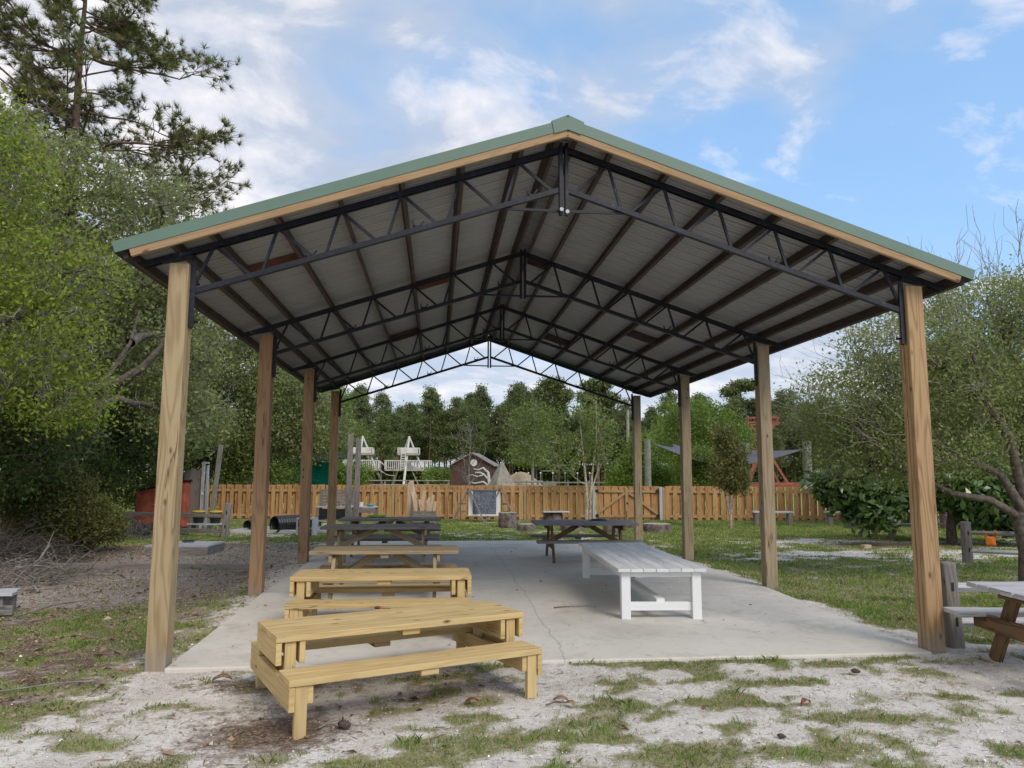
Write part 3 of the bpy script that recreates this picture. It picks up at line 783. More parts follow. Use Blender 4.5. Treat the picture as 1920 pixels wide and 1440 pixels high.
# white table
t = thing('white_table', 'long low white-painted plank table on the right of the slab', 'table', (2.50, 9.45, .088), R(-3.0))
b = MB(); TW, TL = .96, 3.10
for i in range(7):
    b.box((-TW / 2 + TW / 14 + i * TW / 7, random.uniform(-.01, .01), .503), (TW / 7 - .004, TL, .036))
b.build('tabletop', M['white'], t, bevel=.005)
for sx in (-1, 1):
    for sy in (-1, 1):
        MB().box((sx * .385, sy * (TL / 2 - .11), .2325), (.098, .098, .505)).build('leg', M['whiteleg'], t, bevel=.004)
    MB().box((sx * .40, 0, .445), (.036, TL - .22 - .10, .075)).build('apron', M['white'], t, bevel=.003)
for sy in (-1, 1):
    MB().box((0, sy * (TL / 2 - .09), .455), (.67, .036, .056)).build('apron', M['whiteleg'], t, bevel=.003)
    MB().box((0, sy * (TL / 2 - .12), .115), (.67, .042, .09)).build('stretcher', M['whiteleg'], t, bevel=.003)
MB().box((0, 0, .175), (.09, TL - .22, .038)).build('stretcher', M['whiteleg'], t, bevel=.003)

# ------------------------------------------------------------------ small things on tables and ground
b = MB(); b.lathe([(.004, 0), (.016, .002), (.021, .009), (.018, .017), (.006, .021)], 12)
o = b.build('red_button', M['redbrown'], smooth=True, loc=(-.45, 6.06, .551)); tag(o, 'small dark red lump lying on the near yellow table top', 'trinket'); o.scale = (1.2, .9, 1)
o = MB().lathe([(.02, 0), (.12, .002), (.15, .012), (.10, .032), (.03, .04)], 16).build('black_cap', M['black'], smooth=True, loc=(2.95, 13.5, .780)); o.scale = (1.2, .6, 1)
tag(o, 'flat black cap lying on the slate-topped table', 'cap')
o = MB().lathe([(.06, 0), (.13, .01), (.15, .045), (.12, .045), (.11, .02), (.02, .02)], 18).build('lime_tray', M['lime'], smooth=True, loc=(-1.15, 14.7, .780)); o.scale = (1.2, .7, 1)
tag(o, 'shallow lime green dish on the farther dark grey table', 'dish')
def cone(loc, rz, label, sc_=1):
    b = MB(); prof = []
    for i in range(9):
        tt = i / 8; prof.append((tt, .024 * math.sin(math.pi * (tt * .86 + .1)) + .002))
    b.tube([(tt * .10 - .05, 0, .02) for tt, r in prof], [r for tt, r in prof], 9)
    for i in range(60):
        a = i * 2.4; tt = .06 + .86 * i / 60; r = .024 * math.sin(math.pi * (tt * .86 + .1))
        c = Vector((tt * .10 - .05, r * math.cos(a), .02 + r * math.sin(a)))
        n_ = Vector((.35, math.cos(a), math.sin(a))).normalized(); s_ = Vector((0, -math.sin(a), math.cos(a)))
        b.poly([c - s_ * .006, c + s_ * .006, c + n_ * .011], [(0, 1, 2)])
    o = b.build('pine_cone', M['cone'], loc=loc, rz=rz); o.scale = (sc_,) * 3; return tag(o, label, 'pine cone')
cone((-.56, 5.0, .006), R(-35), 'grey pine cone on the litter below the near table', 1.0)
cone((3.40, 5.92, .02), R(-50), 'dark pine cone on pale sand near the right corner of the slab', .75)
cone((2.13, 4.58, .006), R(-40), 'small brown pine cone at the lower right on the sand', .55)
def bigleaf(loc, rz, label, m, s=1, tilt=.3):
    b = MB(); V = []; n = 7
    for i in range(n):
        tt = i / (n - 1); w_ = .032 * math.sin(math.pi * min(tt * .92 + .06, 1)) ** .8
        z = .012 + .022 * math.sin(tt * 3.0) * tilt * 3
        V += [(tt * .12 - .06, -w_, z + .012), (tt * .12 - .06, 0, z), (tt * .12 - .06, w_, z + .016)]
    Fq = []
    for i in range(n - 1):
        for k in (0, 1): a = i * 3 + k; Fq.append((a, a + 3, a + 4, a + 1))
    b.poly(V, Fq); o = b.build('fallen_leaf', m, loc=loc, rz=rz, smooth=True); o.scale = (s,) * 3
    md = o.modifiers.new('thick', 'SOLIDIFY'); md.thickness = .0012
    return tag(o, label, 'leaf')
bigleaf((2.60, 5.19, .0), R(20), 'curled rust-brown leaf alone on the white sand at the lower right', M['leafrust'], .75, .6)
bigleaf((.90, 5.42, .0), R(-15), 'pale tan leaf beside the near table leg', M['leafdry'], .9)
bigleaf((.95, 5.33, .0), R(-60), 'pale buff leaf crossed over a twig near the right leg of the near table', M['leafdry'], .8)
bigleaf((.27, 5.42, .01), R(10), 'orange-brown leaf in the grass under the near table', M['leafrust'], .8)
bigleaf((.05, 4.95, .0), R(0), 'white bleached leaf on the sand in front of the near table', M['potwhite'], .55)
bigleaf((-1.62, 6.12, .01), R(5), 'large yellow-brown leaf lying against the left corner of the slab', M['leafdry'], 1.2)

# ------------------------------------------------------------------ plank fence and gate
FA = Vector((-8.6, 27.75)); FB = Vector((19.5, 25.0)); fd = (FB - FA).normalized(); frz = math.atan2(fd.y, fd.x)
FL = (FB - FA).length
def s_at(x): return (x - FA.x) / fd.x
G0, G1 = s_at(5.62), s_at(7.95)
def fence_run(label, s0, s1, name='plank_fence'):
    p = FA + fd * s0
    t = thing(name, label, 'fence', (p.x, p.y, 0), frz)
    ln = s1 - s0; n = max(1, round(ln / 2.45)); bay = ln / n
    for i in range(n):
        a = i * bay; b = MB(); k = int(bay / .275)
        for j in range(k):
            xx = a + (j + .5) * bay / k
            b.box((xx, -.045 + random.uniform(-.003, .003), .63 + random.uniform(-.012, .012)), (.138 + random.uniform(-.006, .004), .018, 1.20))
            b.box((xx + bay / k / 2, .045, .63 + random.uniform(-.015, .01)), (.138, .018, 1.20))
        b.build('picket_panel', M['picket'], t)
        for zz in (.16, 1.03):
            MB().box((a + bay / 2, 0, zz), (bay - .1, .07, .09)).build('rail', M['fencerail'], t)
    for i in range(n + 1):
        MB().box((i * bay + (.02 if i == 0 else -.02 if i == n else 0), .0, .58), (.09, .068, 1.2)).build('fence_post', M['fencerail'], t)
    return t
fence_run('golden shadowbox plank fence running left from the gate', 0, G0 - .12)
fence_run('golden shadowbox plank fence running right from the gate and behind the magnolia', G1 + .12, FL)
p = FA + fd * G0
gt = thing('plank_gate', 'double plank gate with black hinges and diagonal braces in the golden fence', 'gate', (p.x, p.y, 0), frz)
gl = G1 - G0
for e in (0, 1):
    b = MB(); n = 4; a0 = .05 + e * (gl / 2 - .02); wl = gl / 2 - .08
    for j in range(n):
        b.box((a0 + (j + .5) * wl / n, .03, .63), (wl / n - .05, .018, 1.18))
        b.box((a0 + (j + 1) * wl / n - .02, .075, .63), (.12, .018, 1.18))
    leaf = b.build('gate_leaf', M['picket'], gt)
    for zz in (.16, 1.04): MB().box((a0 + wl / 2, -.005, zz), (wl, .04, .09)).build('rail', M['fencerail'], leaf)
    xa, xb = (a0 + .05, a0 + wl - .05) if e == 0 else (a0 + wl - .05, a0 + .05)
    MB().beam((xa, -.03, .25), (xb, -.03, .98), .03, .085).build('brace', M['fencerail'], leaf)
    for zz in (.17, 1.05):
        MB().box((a0 + (.02 if e == 0 else wl - .02), -.06, zz), (.14, .015, .10)).build('hinge', M['black'], leaf)
for xx in (-.03, gl + .03): MB().box((xx, -.02, .60), (.10, .10, 1.2)).build('gate_post', M['palegray'], gt)
MB().box((gl / 2, -.06, .62), (.05, .02, .06)).build('latch', M['black'], gt)
MB().tube([(gl / 2 - .03, -.06, .02), (gl / 2 - .03, -.06, .36)], .01, 6).build('drop_rod', M['black'], gt)
MB().box((gl / 2 - .02, -.045, .60), (.10, .02, 1.16)).build('astragal', M['fencerail'], gt)

# ------------------------------------------------------------------ split rail fences
def rail_post(t, x, y, h, lean=0, w=.12):
    b = MB(); b.beam((x, y, -.1), (x + lean, y, h), w, w * .85, (0, 1, 0))
    o = b.build('fence_post', M['graywood'], t, bevel=.02)
    for zz in (h * .32, h * .72):
        MB().box((x + lean * zz / h, y - w * .425 - .001, zz), (.026, .004, .08)).build('mortise', M['barkdark'], o)
    return o
t = thing('split_rail_fence', 'short grey split rail fence beside the right front post', 'fence', (4.86, 6.72, 0))
rail_post(t, 0, 0, .80, -.05, .135)
rail_post(t, 2.35, .1, .78)
for zz in (.24, .565): MB().tube([(-.02, .0, zz), (1.1, .03, zz - .01), (2.35, .1, zz)], [.045, .055, .045], 6).build('rail', M['palegray'], t)
t = thing('split_rail_fence', 'grey split rail fence with an orange flag, left of the gnarled tree on the right', 'fence', (9.94, 13.26, 0))
rail_post(t, 0, 0, .76, 0, .15)
rail_post(t, 2.6, -1.2, .76, 0, .14); rail_post(t, 5.0, -2.2, .76, 0, .14)
for zz in (.22, .56):
    MB().tube([(-.02, .0, zz), (1.3, -.58, zz - .02), (2.6, -1.2, zz)], [.04, .055, .045], 6).build('rail', M['graywood' if zz > .3 else 'palegray'], t)
    MB().tube([(2.6, -1.2, zz), (5.0, -2.2, zz)], [.045, .05], 6).build('rail', M['graywood'], t)
t = thing('orange_flag', 'square orange vinyl flag tied to the grey split rail', 'flag', (10.26, 13.06, .0))
b = MB(); V = []; 
for i in range(7):
    for j in range(5): V.append((i / 6 * .20 - .10, -.03 + .012 * math.sin(i * 1.1 + j * .5), .33 + j / 4 * .17))
b.poly(V, [(i * 5 + j, (i + 1) * 5 + j, (i + 1) * 5 + j + 1, i * 5 + j + 1) for i in range(6) for j in range(4)])
o = b.build('cloth', M['orange'], t, smooth=True); md = o.modifiers.new('t', 'SOLIDIFY'); md.thickness = .003
for xx in (-.12, .10):
    MB().tube([(xx, -.03, .48), (xx + .01, -.055, .56), (xx, .0, .61)], .010, 6).build('tie', M['orange'], t)
t = thing('split_rail_fence', 'grey split rail fence on the left in front of the red cabinet', 'fence', (-5.35, 19.72, 0))
rail_post(t, 0, 0, .86, .07, .16)
rail_post(t, -4.6, 1.9, .85, 0, .15)
rail_post(t, -2.1, .95, .35, 0, .10)
MB().beam((.02, 0, .54), (-4.6, 1.9, .55), .05, .10).build('rail', M['graywood'], t, bevel=.015)
MB().beam((-4.6, 1.9, .80), (-3.6, 1.55, .80), .05, .10).build('rail', M['graywood'], t, bevel=.015)
MB().beam((.02, 0, .16), (-2.1, .95, .16), .05, .10).build('rail', M['graywood'], t, bevel=.015)

# ------------------------------------------------------------------ left yard
t = thing('wooden_platform', 'low grey plank platform on the gravel behind the front left post', 'platform', (-5.08, 16.0, 0), R(-3))
b = MB()
for i in range(10): b.box((-.56 + i * .124, 0, .175), (.116, 1.0, .03))
b.build('deck', M['palegray'], t)
b = MB()
for s in (-1, 1): b.box((0, s * .48, .08), (1.22, .04, .155)); b.box((s * .59, 0, .08), (.04, .92, .155))
b.build('skirt', M['graywood'], t)
o = MB().box((0, 0, .02), (.24, .13, .035)).build('dark_slab', M['black'], loc=(-5.08, 16.15, .208), bevel=.015); tag(o, 'flat dark block lying on the low grey platform', 'block')
o = MB().beam((-6.4, 13.47, .04), (-2.75, 13.1, .04), .09, .11).build('edging_timber', M['graywood'], bevel=.01); tag(o, 'long dark edging timber lying across the gravel on the left', 'timber')
t = thing('planter_box', 'low faded plank box at the left frame edge on leaf litter', 'planter', (-5.48, 9.42, -.03), R(8))
b = MB()
b.box((0, -.28, .26), (1.3, .14, .035)); b.box((0, .0, .26), (1.2, .14, .035)); b.build('top_board', M['palegray'], t, bevel=.004)
b = MB(); b.box((0, -.42, .10), (1.4, .05, .10)); b.box((0, -.20, .12), (1.1, .04, .2)); b.box((.52, -.1, .12), (.05, .4, .24)); b.build('side_board', M['graywood'], t, bevel=.004)
# red cabinet
t = thing('red_cabinet', 'faded red wooden storage cabinet with sloping top behind the rail fence', 'cabinet', (-8.05, 23.3, 0), R(-8))
b = MB(); b.poly([(-.75, -.35, .06), (.72, -.35, .06), (.72, .35, .06), (-.75, .35, .06), (-.72, -.35, 1.08), (.72, -.35, 1.36), (.72, .35, 1.36), (-.72, .35, 1.08)],
                 [(0, 1, 5, 4), (1, 2, 6, 5), (2, 3, 7, 6), (3, 0, 4, 7), (4, 5, 6, 7), (3, 2, 1, 0)])
b.build('body', M['red'], t)
MB().beam((-.80, 0, 1.11), (.78, 0, 1.41), .82, .04).build('roof', M['maroon'], t)
for x_ in (-.36, .36):
    d_ = MB().box((x_, -.362, .56), (.66, .02, .86)).build('door', M['red'], t, bevel=.004)
    MB().box((x_ - (.24 if x_ > 0 else -.24) , -.385, .70), (.12, .02, .03)).build('handle', M['bolt'], d_)
for x_ in (-.70, 0, .70): MB().box((x_, -.376, .58), (.05, .03, .95)).build('trim', M['red'], t)
t = thing('grey_door_panel', 'upright grey panel door in a pale weathered frame beside the red cabinet', 'door', (-7.05, 23.1, 0), R(-10))
b = MB()
for i in range(3): b.box((-.40 + i * .19, .04, .86), (.186, .03, 1.72))
b.build('panel', M['graywood'], t)
b = MB(); b.box((.10, 0, .98), (.07, .09, 1.96)); b.box((.22, .03, .93), (.05, .08, 1.86)); b.box((.15, .0, 1.93), (.2, .08, .05)); b.build('frame', M['palegray'], t)
MB().box((.12, -.055, 1.02), (.07, .02, .08)).build('latch', M['potwhite'], t)
o = MB().beam((-6.55, 22.6, -.1), (-6.35, 22.6, 2.45), .12, .11, (0, 1, 0)).build('leaning_post', M['graywood'], bevel=.01); tag(o, 'tall slightly leaning grey post behind the left rail fence', 'post')
t = thing('bucket_shelf', 'low plank shelf carrying two black tubs behind the rail fence', 'shelf', (-6.45, 22.0, 0), R(-8))
MB().box((0, 0, .20), (1.0, .34, .04)).build('shelf_board', M['palegray'], t)
for x_ in (-.42, .42): MB().box((x_, 0, .09), (.05, .3, .18)).build('leg', M['graywood'], t)
for x_, lb in ((-6.70, 'black tub with a yellow lid, left one on the plank shelf'), (-6.22, 'black tub with a yellow lid, right one on the plank shelf')):
    t = thing('lidded_tub', lb, 'tub', (x_, 22.0 - (x_ + 6.45) * .14, .22))
    MB().lathe([(.13, 0), (.17, .28), (.175, .3), (.02, .3)], 18).build('tub', M['black'], t, smooth=False)
    MB().lathe([(.185, .302), (.19, .32), (.17, .345), (.05, .36)], 18).build('lid', M['yellow'], t)
# sandbox frame, corrugated pipes
t = thing('sandbox_frame', 'pale wooden sandbox frame on the grass holding black pipes', 'sandbox', (-4.15, 21.4, 0), R(-4))
for a, c in (((-1.35, -.45, .05), (1.35, -.45, .05)), ((-1.0, .9, .05), (1.35, .9, .05)), ((-1.35, -.45, .051), (-1.0, .9, .051)), ((1.35, -.45, .051), (1.35, .9, .051))):
    MB().beam(a, c, .09, .10).build('edge_board', M['palegray'], t, bevel=.01)
def cpipe(label, loc, rz, r, ln):
    b = MB(); pts = []; rad = []; n = int(ln / .04)
    for i in range(n + 1): pts.append((i * ln / n, 0, r + .01)); rad.append(r * (1 if i % 2 else .93))
    b.tube(pts, rad, 26, cap=False)
    o = b.build('corrugated_pipe', M['black'], loc=loc, rz=rz)
    md = o.modifiers.new('t', 'SOLIDIFY'); md.thickness = .012
    return tag(o, label, 'pipe')
cpipe('large black corrugated drainage pipe lying open end forward by the left posts', (-4.38, 20.95, 0), R(48), .235, .95)
cpipe('short black corrugated pipe section half hidden by the second left post', (-5.25, 21.6, 0), R(60), .16, .5)
t = thing('toy_stove', 'small pale box stove with dark opening beside the third left post', 'play stove', (-3.40, 20.3, 0), R(-10))
b = MB(); b.box((0, 0, .44), (.46, .36, .04))
for x_ in (-.21, .21): b.box((x_, 0, .21), (.04, .34, .42))
b.box((0, .16, .21), (.40, .02, .40)); b.box((0, 0, .2), (.38, .3, .03)); b.build('frame', M['palegray'], t)
MB().box((.0, -.02, .30), (.36, .28, .14)).build('oven', M['black'], t)
# mud kitchen
t = thing('mud_kitchen', 'grey wooden mud kitchen with slatted back in front of the plank fence', 'play kitchen', (-2.98, 22.6, 0), R(-5))
b = MB(); b.box((0, 0, .66), (1.05, .50, .04)); b.box((0, 0, .25), (1.0, .46, .03)); b.build('counter', M['palegray'], t)
b = MB()
for i in range(5): b.box((0, .24, .78 + i * .085), (1.02, .02, .068))
b.build('backboard', M['graywood'], t)
for x_ in (-.49, .49):
    for y_ in (-.22, .22):
        MB().box((x_, y_, (.64 if y_ < 0 else 1.15) / 2), (.07, .06, .64 if y_ < 0 else 1.15)).build('leg', M['graywood'], t)
MB().box((0, .02, .44), (.88, .40, .28)).build('oven_box', M['black'], t)
for x_ in (-.36, .05, .3): MB().lathe([(.05, .681), (.10, .69), (.12, .75), (.1, .75)], 14, (x_, -.05, 0)).build('pan', M['bolt'] if x_ else M['black'], t)
t = thing('grey_side_table', 'small grey wooden worktable right of the mud kitchen', 'worktable', (-2.02, 22.3, 0), R(-5))
MB().box((0, 0, .66), (.56, .42, .035)).build('tabletop', M['palegray'], t)
b = MB(); b.box((0, -.18, .56), (.5, .03, .12)); b.build('apron', M['graywood'], t)
for x_ in (-.24, .24):
    for y_ in (-.17, .17): MB().box((x_, y_, .32), (.06, .06, .64)).build('leg', M['graywood'], t)
o = MB().lathe([(.06, 0), (.065, .12), (.05, .12)], 14).build('white_pot', M['potwhite'], loc=(-2.2, 22.25, .679), smooth=False); tag(o, 'white pot on the small grey worktable', 'pot')
o = MB().lathe([(.08, 0), (.11, .03), (.10, .06), (.02, .075)], 14).build('teal_bowl', M['tealtoy'], loc=(-1.93, 22.25, .679), smooth=False); tag(o, 'upturned teal bowl on the small grey worktable', 'bowl')
for x_, y_, h_, lb in ((-2.42, 20.9, 2.72, 'taller of two bare grey posts standing by the play kitchen'), (-2.22, 21.1, 2.60, 'shorter of two bare grey posts standing by the play kitchen')):
    o = MB().beam((x_, y_, -.1), (x_ + .02, y_, h_), .14, .13, (0, 1, 0)).build('bare_post', M['graywood'], bevel=.01); tag(o, lb, 'post')
# scrap wood
t = thing('scrap_crate', 'weathered crate of upright scrap boards against the fence', 'crate', (-.40, 24.7, 0), R(-5))
b = MB()
for zz in (.12, .26, .38): b.box((0, -.2, zz), (.74, .025, .11)); b.box((0, .2, zz), (.74, .025, .11))
for x_ in (-.37, .37): b.box((x_, 0, .22), (.025, .38, .42))
b.build('crate_box', M['graywood'], t)
for (x_, tx, h_, w_) in ((-.25, -.32, .95, .10), (-.15, .02, 1.08, .11), (-.02, -.16, .80, .12), (.08, .16, .86, .09), (.2, .10, .78, .11), (.3, .36, .74, .09), (.14, .30, .94, .08)):
    MB().beam((x_, .02, .12), (x_ + (tx - x_) * .9, .06, h_), .03, w_, (1, 0, 0)).build('board', M['scrap'], t)
o = MB().box((0, 0, .66), (.17, .04, 1.36)).build('upright_board', M['scrap'], loc=(-.88, 25.2, 0), rz=R(-4)); tag(o, 'tall pale board standing upright left of the scrap crate', 'board')
o = MB().beam((-.66, 25.0, 0.4), (-.86, 25.3, 1.38), .03, .14, (1, 0, 0)).build('leaning_board', M['scrap']); tag(o, 'pale board leaning against the upright board by the scrap crate', 'board')
# chalkboard easel
t = thing('chalkboard_easel', 'weathered A-frame easel holding a white-framed chalkboard by the fence', 'easel', (1.62, 25.5, 0), R(-5.5))
for s in (-1, 1):
    xa = s * .56
    for (dx_, dy_) in ((-.52, .12), (.58, -.25)):
        MB().beam((xa + dx_, dy_ , 0), (xa - .02 * s, dy_ * .1, 1.17), .045, .075, (0, 1, 0)).build('leg', M['graywood'], t)
    for zz in (.36, .62):
        MB().beam((xa - .34 if s < 0 else xa + .02, .05, zz), (xa - .05 if s < 0 else xa + .30, .0, zz), .03, .05).build('rung', M['graywood'], t)
MB().box((0, 0, 1.10), (1.2, .05, .05)).build('crossbar', M['graywood'], t)
b = MB(); b.box((-.47, .02, .67), (.14, .03, .90)); b.box((.47, .02, .67), (.16, .03, .90)); b.box((0, .02, .25), (.80, .03, .07)); b.box((0, .02, 1.09), (.80, .03, .04))
b.build('board_frame', M['white'], t)
MB().box((-.0, .015, .67), (.80, .02, .80)).build('chalkboard', M['chalk'], t)
# stumps
def stump(label, x_, y_, r, h):
    t = thing('tree_stump', label, 'stump', (x_, y_, 0), 0)
    MB().lathe([(r * 1.12, -.05), (r * 1.03, h * .2), (r, h * .6), (r * .98, h)], 18, jit=.05).build('trunk', M['stump'], t, smooth=True)
    MB().lathe([(r * .93, h + .001), (r * .90, h + .006)], 18).build('cut_face', M['stumptop'], t)
stump('tall round stump right of the chalkboard easel', 2.18, 22.9, .29, .46)
stump('low wide stump slice in front of the tall stump', 2.62, 21.7, .28, .19)
stump('tall stump behind the slate-topped table, left of the slender birch', 3.75, 24.0, .32, .42)
stump('stump seen under the slate-topped table', 3.95, 21.6, .36, .25)
stump('wide low stump just left of the third right post', 6.25, 20.9, .42, .24)
stump('pale low stump behind the wide one by the right posts', 5.95, 22.6, .28, .18)
stump('stump beyond the slate-topped table, near the fourth right post', 5.0, 20.9, .30, .26)
o = MB().box((0, 0, .01), (.85, .35, .03)).build('board_on_stump', M['palegray'], loc=(3.8, 23.75, .43), rz=.1); tag(o, 'grey board lying across the tall stump', 'board')
# benches on the right
def wbench(label, x_, y_, rz, Ln, h=.43):
    t = thing('plank_bench', label, 'bench', (x_, y_, 0), rz)
    b = MB()
    for i in (-1, 0, 1): b.box((0, i * .13, h), (Ln, .125, .05))
    b.build('seat', M['palegray'], t, bevel=.004)
    for e in (-1, 1):
        for s in (-1, 1): MB().box((e * (Ln / 2 - .10), s * .13, (h - .03) / 2), (.11, .09, h - .03)).build('leg', M['graywood'], t)
wbench('pale-topped plank bench behind the second right post', 10.95, 23.6, R(-12), 1.25)
wbench('pale-topped plank bench at the left edge of the magnolia', 13.55, 23.2, R(-10), 1.8)
o = MB().box((0, 0, .04), (.20, .12, .09)).build('brick', M['scrap'], loc=(9.55, 15.95, 0), rz=.2, bevel=.008); tag(o, 'tan brick lying on the bare dirt beside the magnolia', 'brick')

# ------------------------------------------------------------------ beyond the fence
def climbing_tower(label, x_, y_, full, rz=0):
    t = thing('climbing_tower', label, 'climbing tower', (x_, y_, 0), rz)
    ap = Vector((0, 0, 4.45)); fr = 1.75
    for k, a in enumerate((-100, 20, 140)):
        MB().tube([(fr * math.cos(R(a)) * 1.15, fr * math.sin(R(a)) * 1.15, 0), (0, 0, 4.5)], [.10, .07], 8).build('pole', M['whitepaint'], t)
    MB().lathe([(.09, 4.42), (.10, 4.5), (.05, 4.56)], 10).build('cap', M['whitepaint'], t)
    w2 = 1.75 if full else 1.3
    for (zz, hw, rh) in ((3.15, .82, .42), (1.95, w2, .66)):
        d = MB().box((0, 0, zz), (hw * 2, min(hw, 1.1) * 2, .12)).build('deck', M['towerwood'], t)
        b = MB(); hd = min(hw, 1.1)
        n = int(hw * 2 / .14)
        for s in (-1, 1):
            for i in range(n + 1): b.box((-hw + i * hw * 2 / n, s * hd, zz + rh / 2 + .06), (.045, .04, rh))
            b.box((0, s * hd, zz + rh + .06), (hw * 2 + .06, .06, .05))
            for i in range(1, 9): b.box((s * hw, -hd + i * hd * 2 / 9, zz + rh / 2 + .06), (.04, .045, rh))
            b.box((s * hw, 0, zz + rh + .06), (.06, hd * 2, .05))
            if rh < .5: b.box((0, s * (hd + .03), zz + rh / 2 + .06), (hw * 1.5, .02, rh * .9))
        b.build('railing', M['whitepaint'], d)
    b = MB()
    for x2 in (-.55, -.22): b.beam((x2, -1.2, 1.9), (x2, -.9, 3.3), .05, .06, (0, 1, 0))
    for i in range(7): b.beam((-.55, -1.2 + i * .043, 2.05 + i * .19), (-.22, -1.2 + i * .043, 2.05 + i * .19), .04, .05)
    if full: b.build('ladder', M['whitepaint'], t)
    return t
tw = climbing_tower('white pole climbing tower with ladder and green slide behind the fence', -2.2, 58, True)
MB().beam((1.7, 0, 2.35), (3.05, -.3, .7), .5, .08).build('slide', M['slidegreen'], tw)
MB().beam((1.2, -.9, 0), (.3, -.9, 1.9), .09, .06).build('stair_rail', M['towerwood'], tw)
tw = climbing_tower('white pole climbing tower with dark red hut beneath it, left of the other', -5.75, 58, False)
MB().box((.25, 0, .95), (1.5, 1.4, 1.85)).build('hut', M['maroon'], tw)
t = thing('rope_bridge', 'sagging pale bridge hanging between the two climbing towers', 'bridge', (-4.4, 57.6, 0))
b = MB(); pts = [(i * .12, 0, 1.98 - .45 * math.sin(min(i / 10, 1) * math.pi * .6)) for i in range(11)]
for i in range(10): b.beam(pts[i], pts[i + 1], .8, .05)
b.build('walkway', M['whitepaint'], t)
for s in (-.4, .4): MB().tube([(p_[0], s, p_[2] + .55 + .1 * abs(i - 5) / 5) for i, p_ in enumerate(pts)], .025, 5).build('rope', M['whitepaint'], t)
# barn
t = thing('brown_barn', 'small dark brown gable barn with a white tree mural and a round white disc', 'barn', (2.35, 46, 0), R(-14))
W2, D2, He, Hp = 1.28, 1.1, 2.15, 2.88
b = MB(); b.poly([(-W2, -D2, 0), (W2, -D2, 0), (W2, -D2, He), (0, -D2, Hp), (-W2, -D2, He), (-W2, D2, 0), (W2, D2, 0), (W2, D2, He), (0, D2, Hp), (-W2, D2, He)],
                 [(0, 1, 2, 3, 4), (9, 8, 7, 6, 5), (0, 4, 9, 5), (1, 6, 7, 2)])
b.build('wall', M['barnred'], t)
for s in (-1, 1): MB().beam((0, 0, Hp + .05), (s * (W2 + .16), 0, He - .03), 2 * D2 + .3, .05, (0, 0, 1)).build('roof', M['barnroof'], t)
mu = MB().box((.28, -D2 - .01, 1.25), (1.9, .012, 1.75)).build('mural', M['mural'], t)
def mline(pts, r): MB().tube([(p_[0], -D2 - .02, p_[1]) for p_ in pts], r, 6).build('branch', M['muralwhite'], mu)
mline([(1.0, .4), (1.08, 1.1), (1.0, 1.75), (.7, 2.02), (.35, 1.9), (.1, 1.98)], [.12, .10, .08, .06, .04, .02])
for a in ([(1.05, 1.3), (.75, 1.62), (.35, 1.5), (.0, 1.62), (-.3, 1.5)], [(1.05, .95), (.7, 1.2), (.2, 1.1), (-.25, 1.2)], [(1.0, .7), (.6, .8), (.25, .7), (-.1, .8)], [(.75, 1.62), (.5, 1.75), (.2, 1.74)]):
    mline(a, [.06, .05, .035, .02, .01][:len(a)])
MB().tube([(.12, -D2 - .04, 2.33), (.12, -D2 - .01, 2.33)], .21, 20).build('disc', M['muralwhite'], t)
# pyramid
t = thing('pyramid_hut', 'grey shingled pyramid hut right of the brown barn', 'hut', (3.72, 43, 0), R(20))
b = MB(); h_ = .62
b.poly([(-h_, -h_, .95), (h_, -h_, .95), (h_, h_, .95), (-h_, h_, .95), (-.08, -.08, 2.3), (.08, -.08, 2.3), (.08, .08, 2.3), (-.08, .08, 2.3)], [(0, 1, 5, 4), (1, 2, 6, 5), (2, 3, 7, 6), (3, 0, 4, 7), (4, 5, 6, 7), (3, 2, 1, 0)])
b.build('roof', M['shake'], t)
for sx in (-1, 1):
    for sy in (-1, 1): MB().box((sx * .55, sy * .55, .47), (.1, .1, .95)).build('leg', M['graywood'], t)
# sand heap
b = MB(); V = []; n = 18
for j in range(6):
    for k in range(n):
        a = 2 * math.pi * k / n; r = (1 - j / 6) * (1 + .15 * math.sin(a * 3)); V.append((2.9 * r * math.cos(a), 2.0 * r * math.sin(a), -.1 + 2.05 * math.sin(j / 6 * 1.5) ** 1.1 + random.uniform(-.04, .04)))
V.append((0, 0, 1.95))
b.poly(V, [(j * n + k, j * n + (k + 1) % n, (j + 1) * n + (k + 1) % n, (j + 1) * n + k) for j in range(5) for k in range(n)] + [(5 * n + k, 5 * n + (k + 1) % n, 6 * n) for k in range(n)])
o = b.build('sand_heap', M['sandpile'], smooth=True, loc=(8.4, 75, 0)); tag(o, 'tan sand heap in the field right of the pyramid hut', 'sand heap')
# low farm rail fence behind
t = thing('farm_rail_fence', 'low grey post and rail fence in the field beyond the plank fence', 'fence', (4.6, 50, 0), R(-4))
for i in range(6): MB().box((i * 1.4, 0, .62), (.1, .1, 1.24)).build('fence_post', M['greypole'], t)
for zz in (.8, 1.12): MB().box((3.5, -.03, zz), (7.1, .05, .09)).build('rail', M['greypole'], t)
t = thing('farm_rail_fence', 'white-topped low rail by the foot of the climbing towers', 'fence', (-6.2, 50, 0), R(-4))
for i in range(6): MB().box((i * 1.4, 0, .60), (.1, .1, 1.2)).build('fence_post', M['greypole'], t)
for zz in (.95, 1.22): MB().box((3.5, -.03, zz), (7.1, .08, .06)).build('rail', M['palepole'], t)
t = thing('canopy_cart', 'small flat-roofed grey canopy on posts behind the slender birch', 'canopy', (9.1, 60, 0), R(-5))
MB().box((0, 0, 1.95), (1.35, 1.0, .09)).build('roof', M['greypole'], t)
for sx in (-1, 1):
    for sy in (-1, 1): MB().box((sx * .6, sy * .42, .97), (.06, .06, 1.92)).build('leg', M['black'], t)
MB().box((0, 0, .85), (1.1, .8, .5)).build('bench', M['greypole'], t)
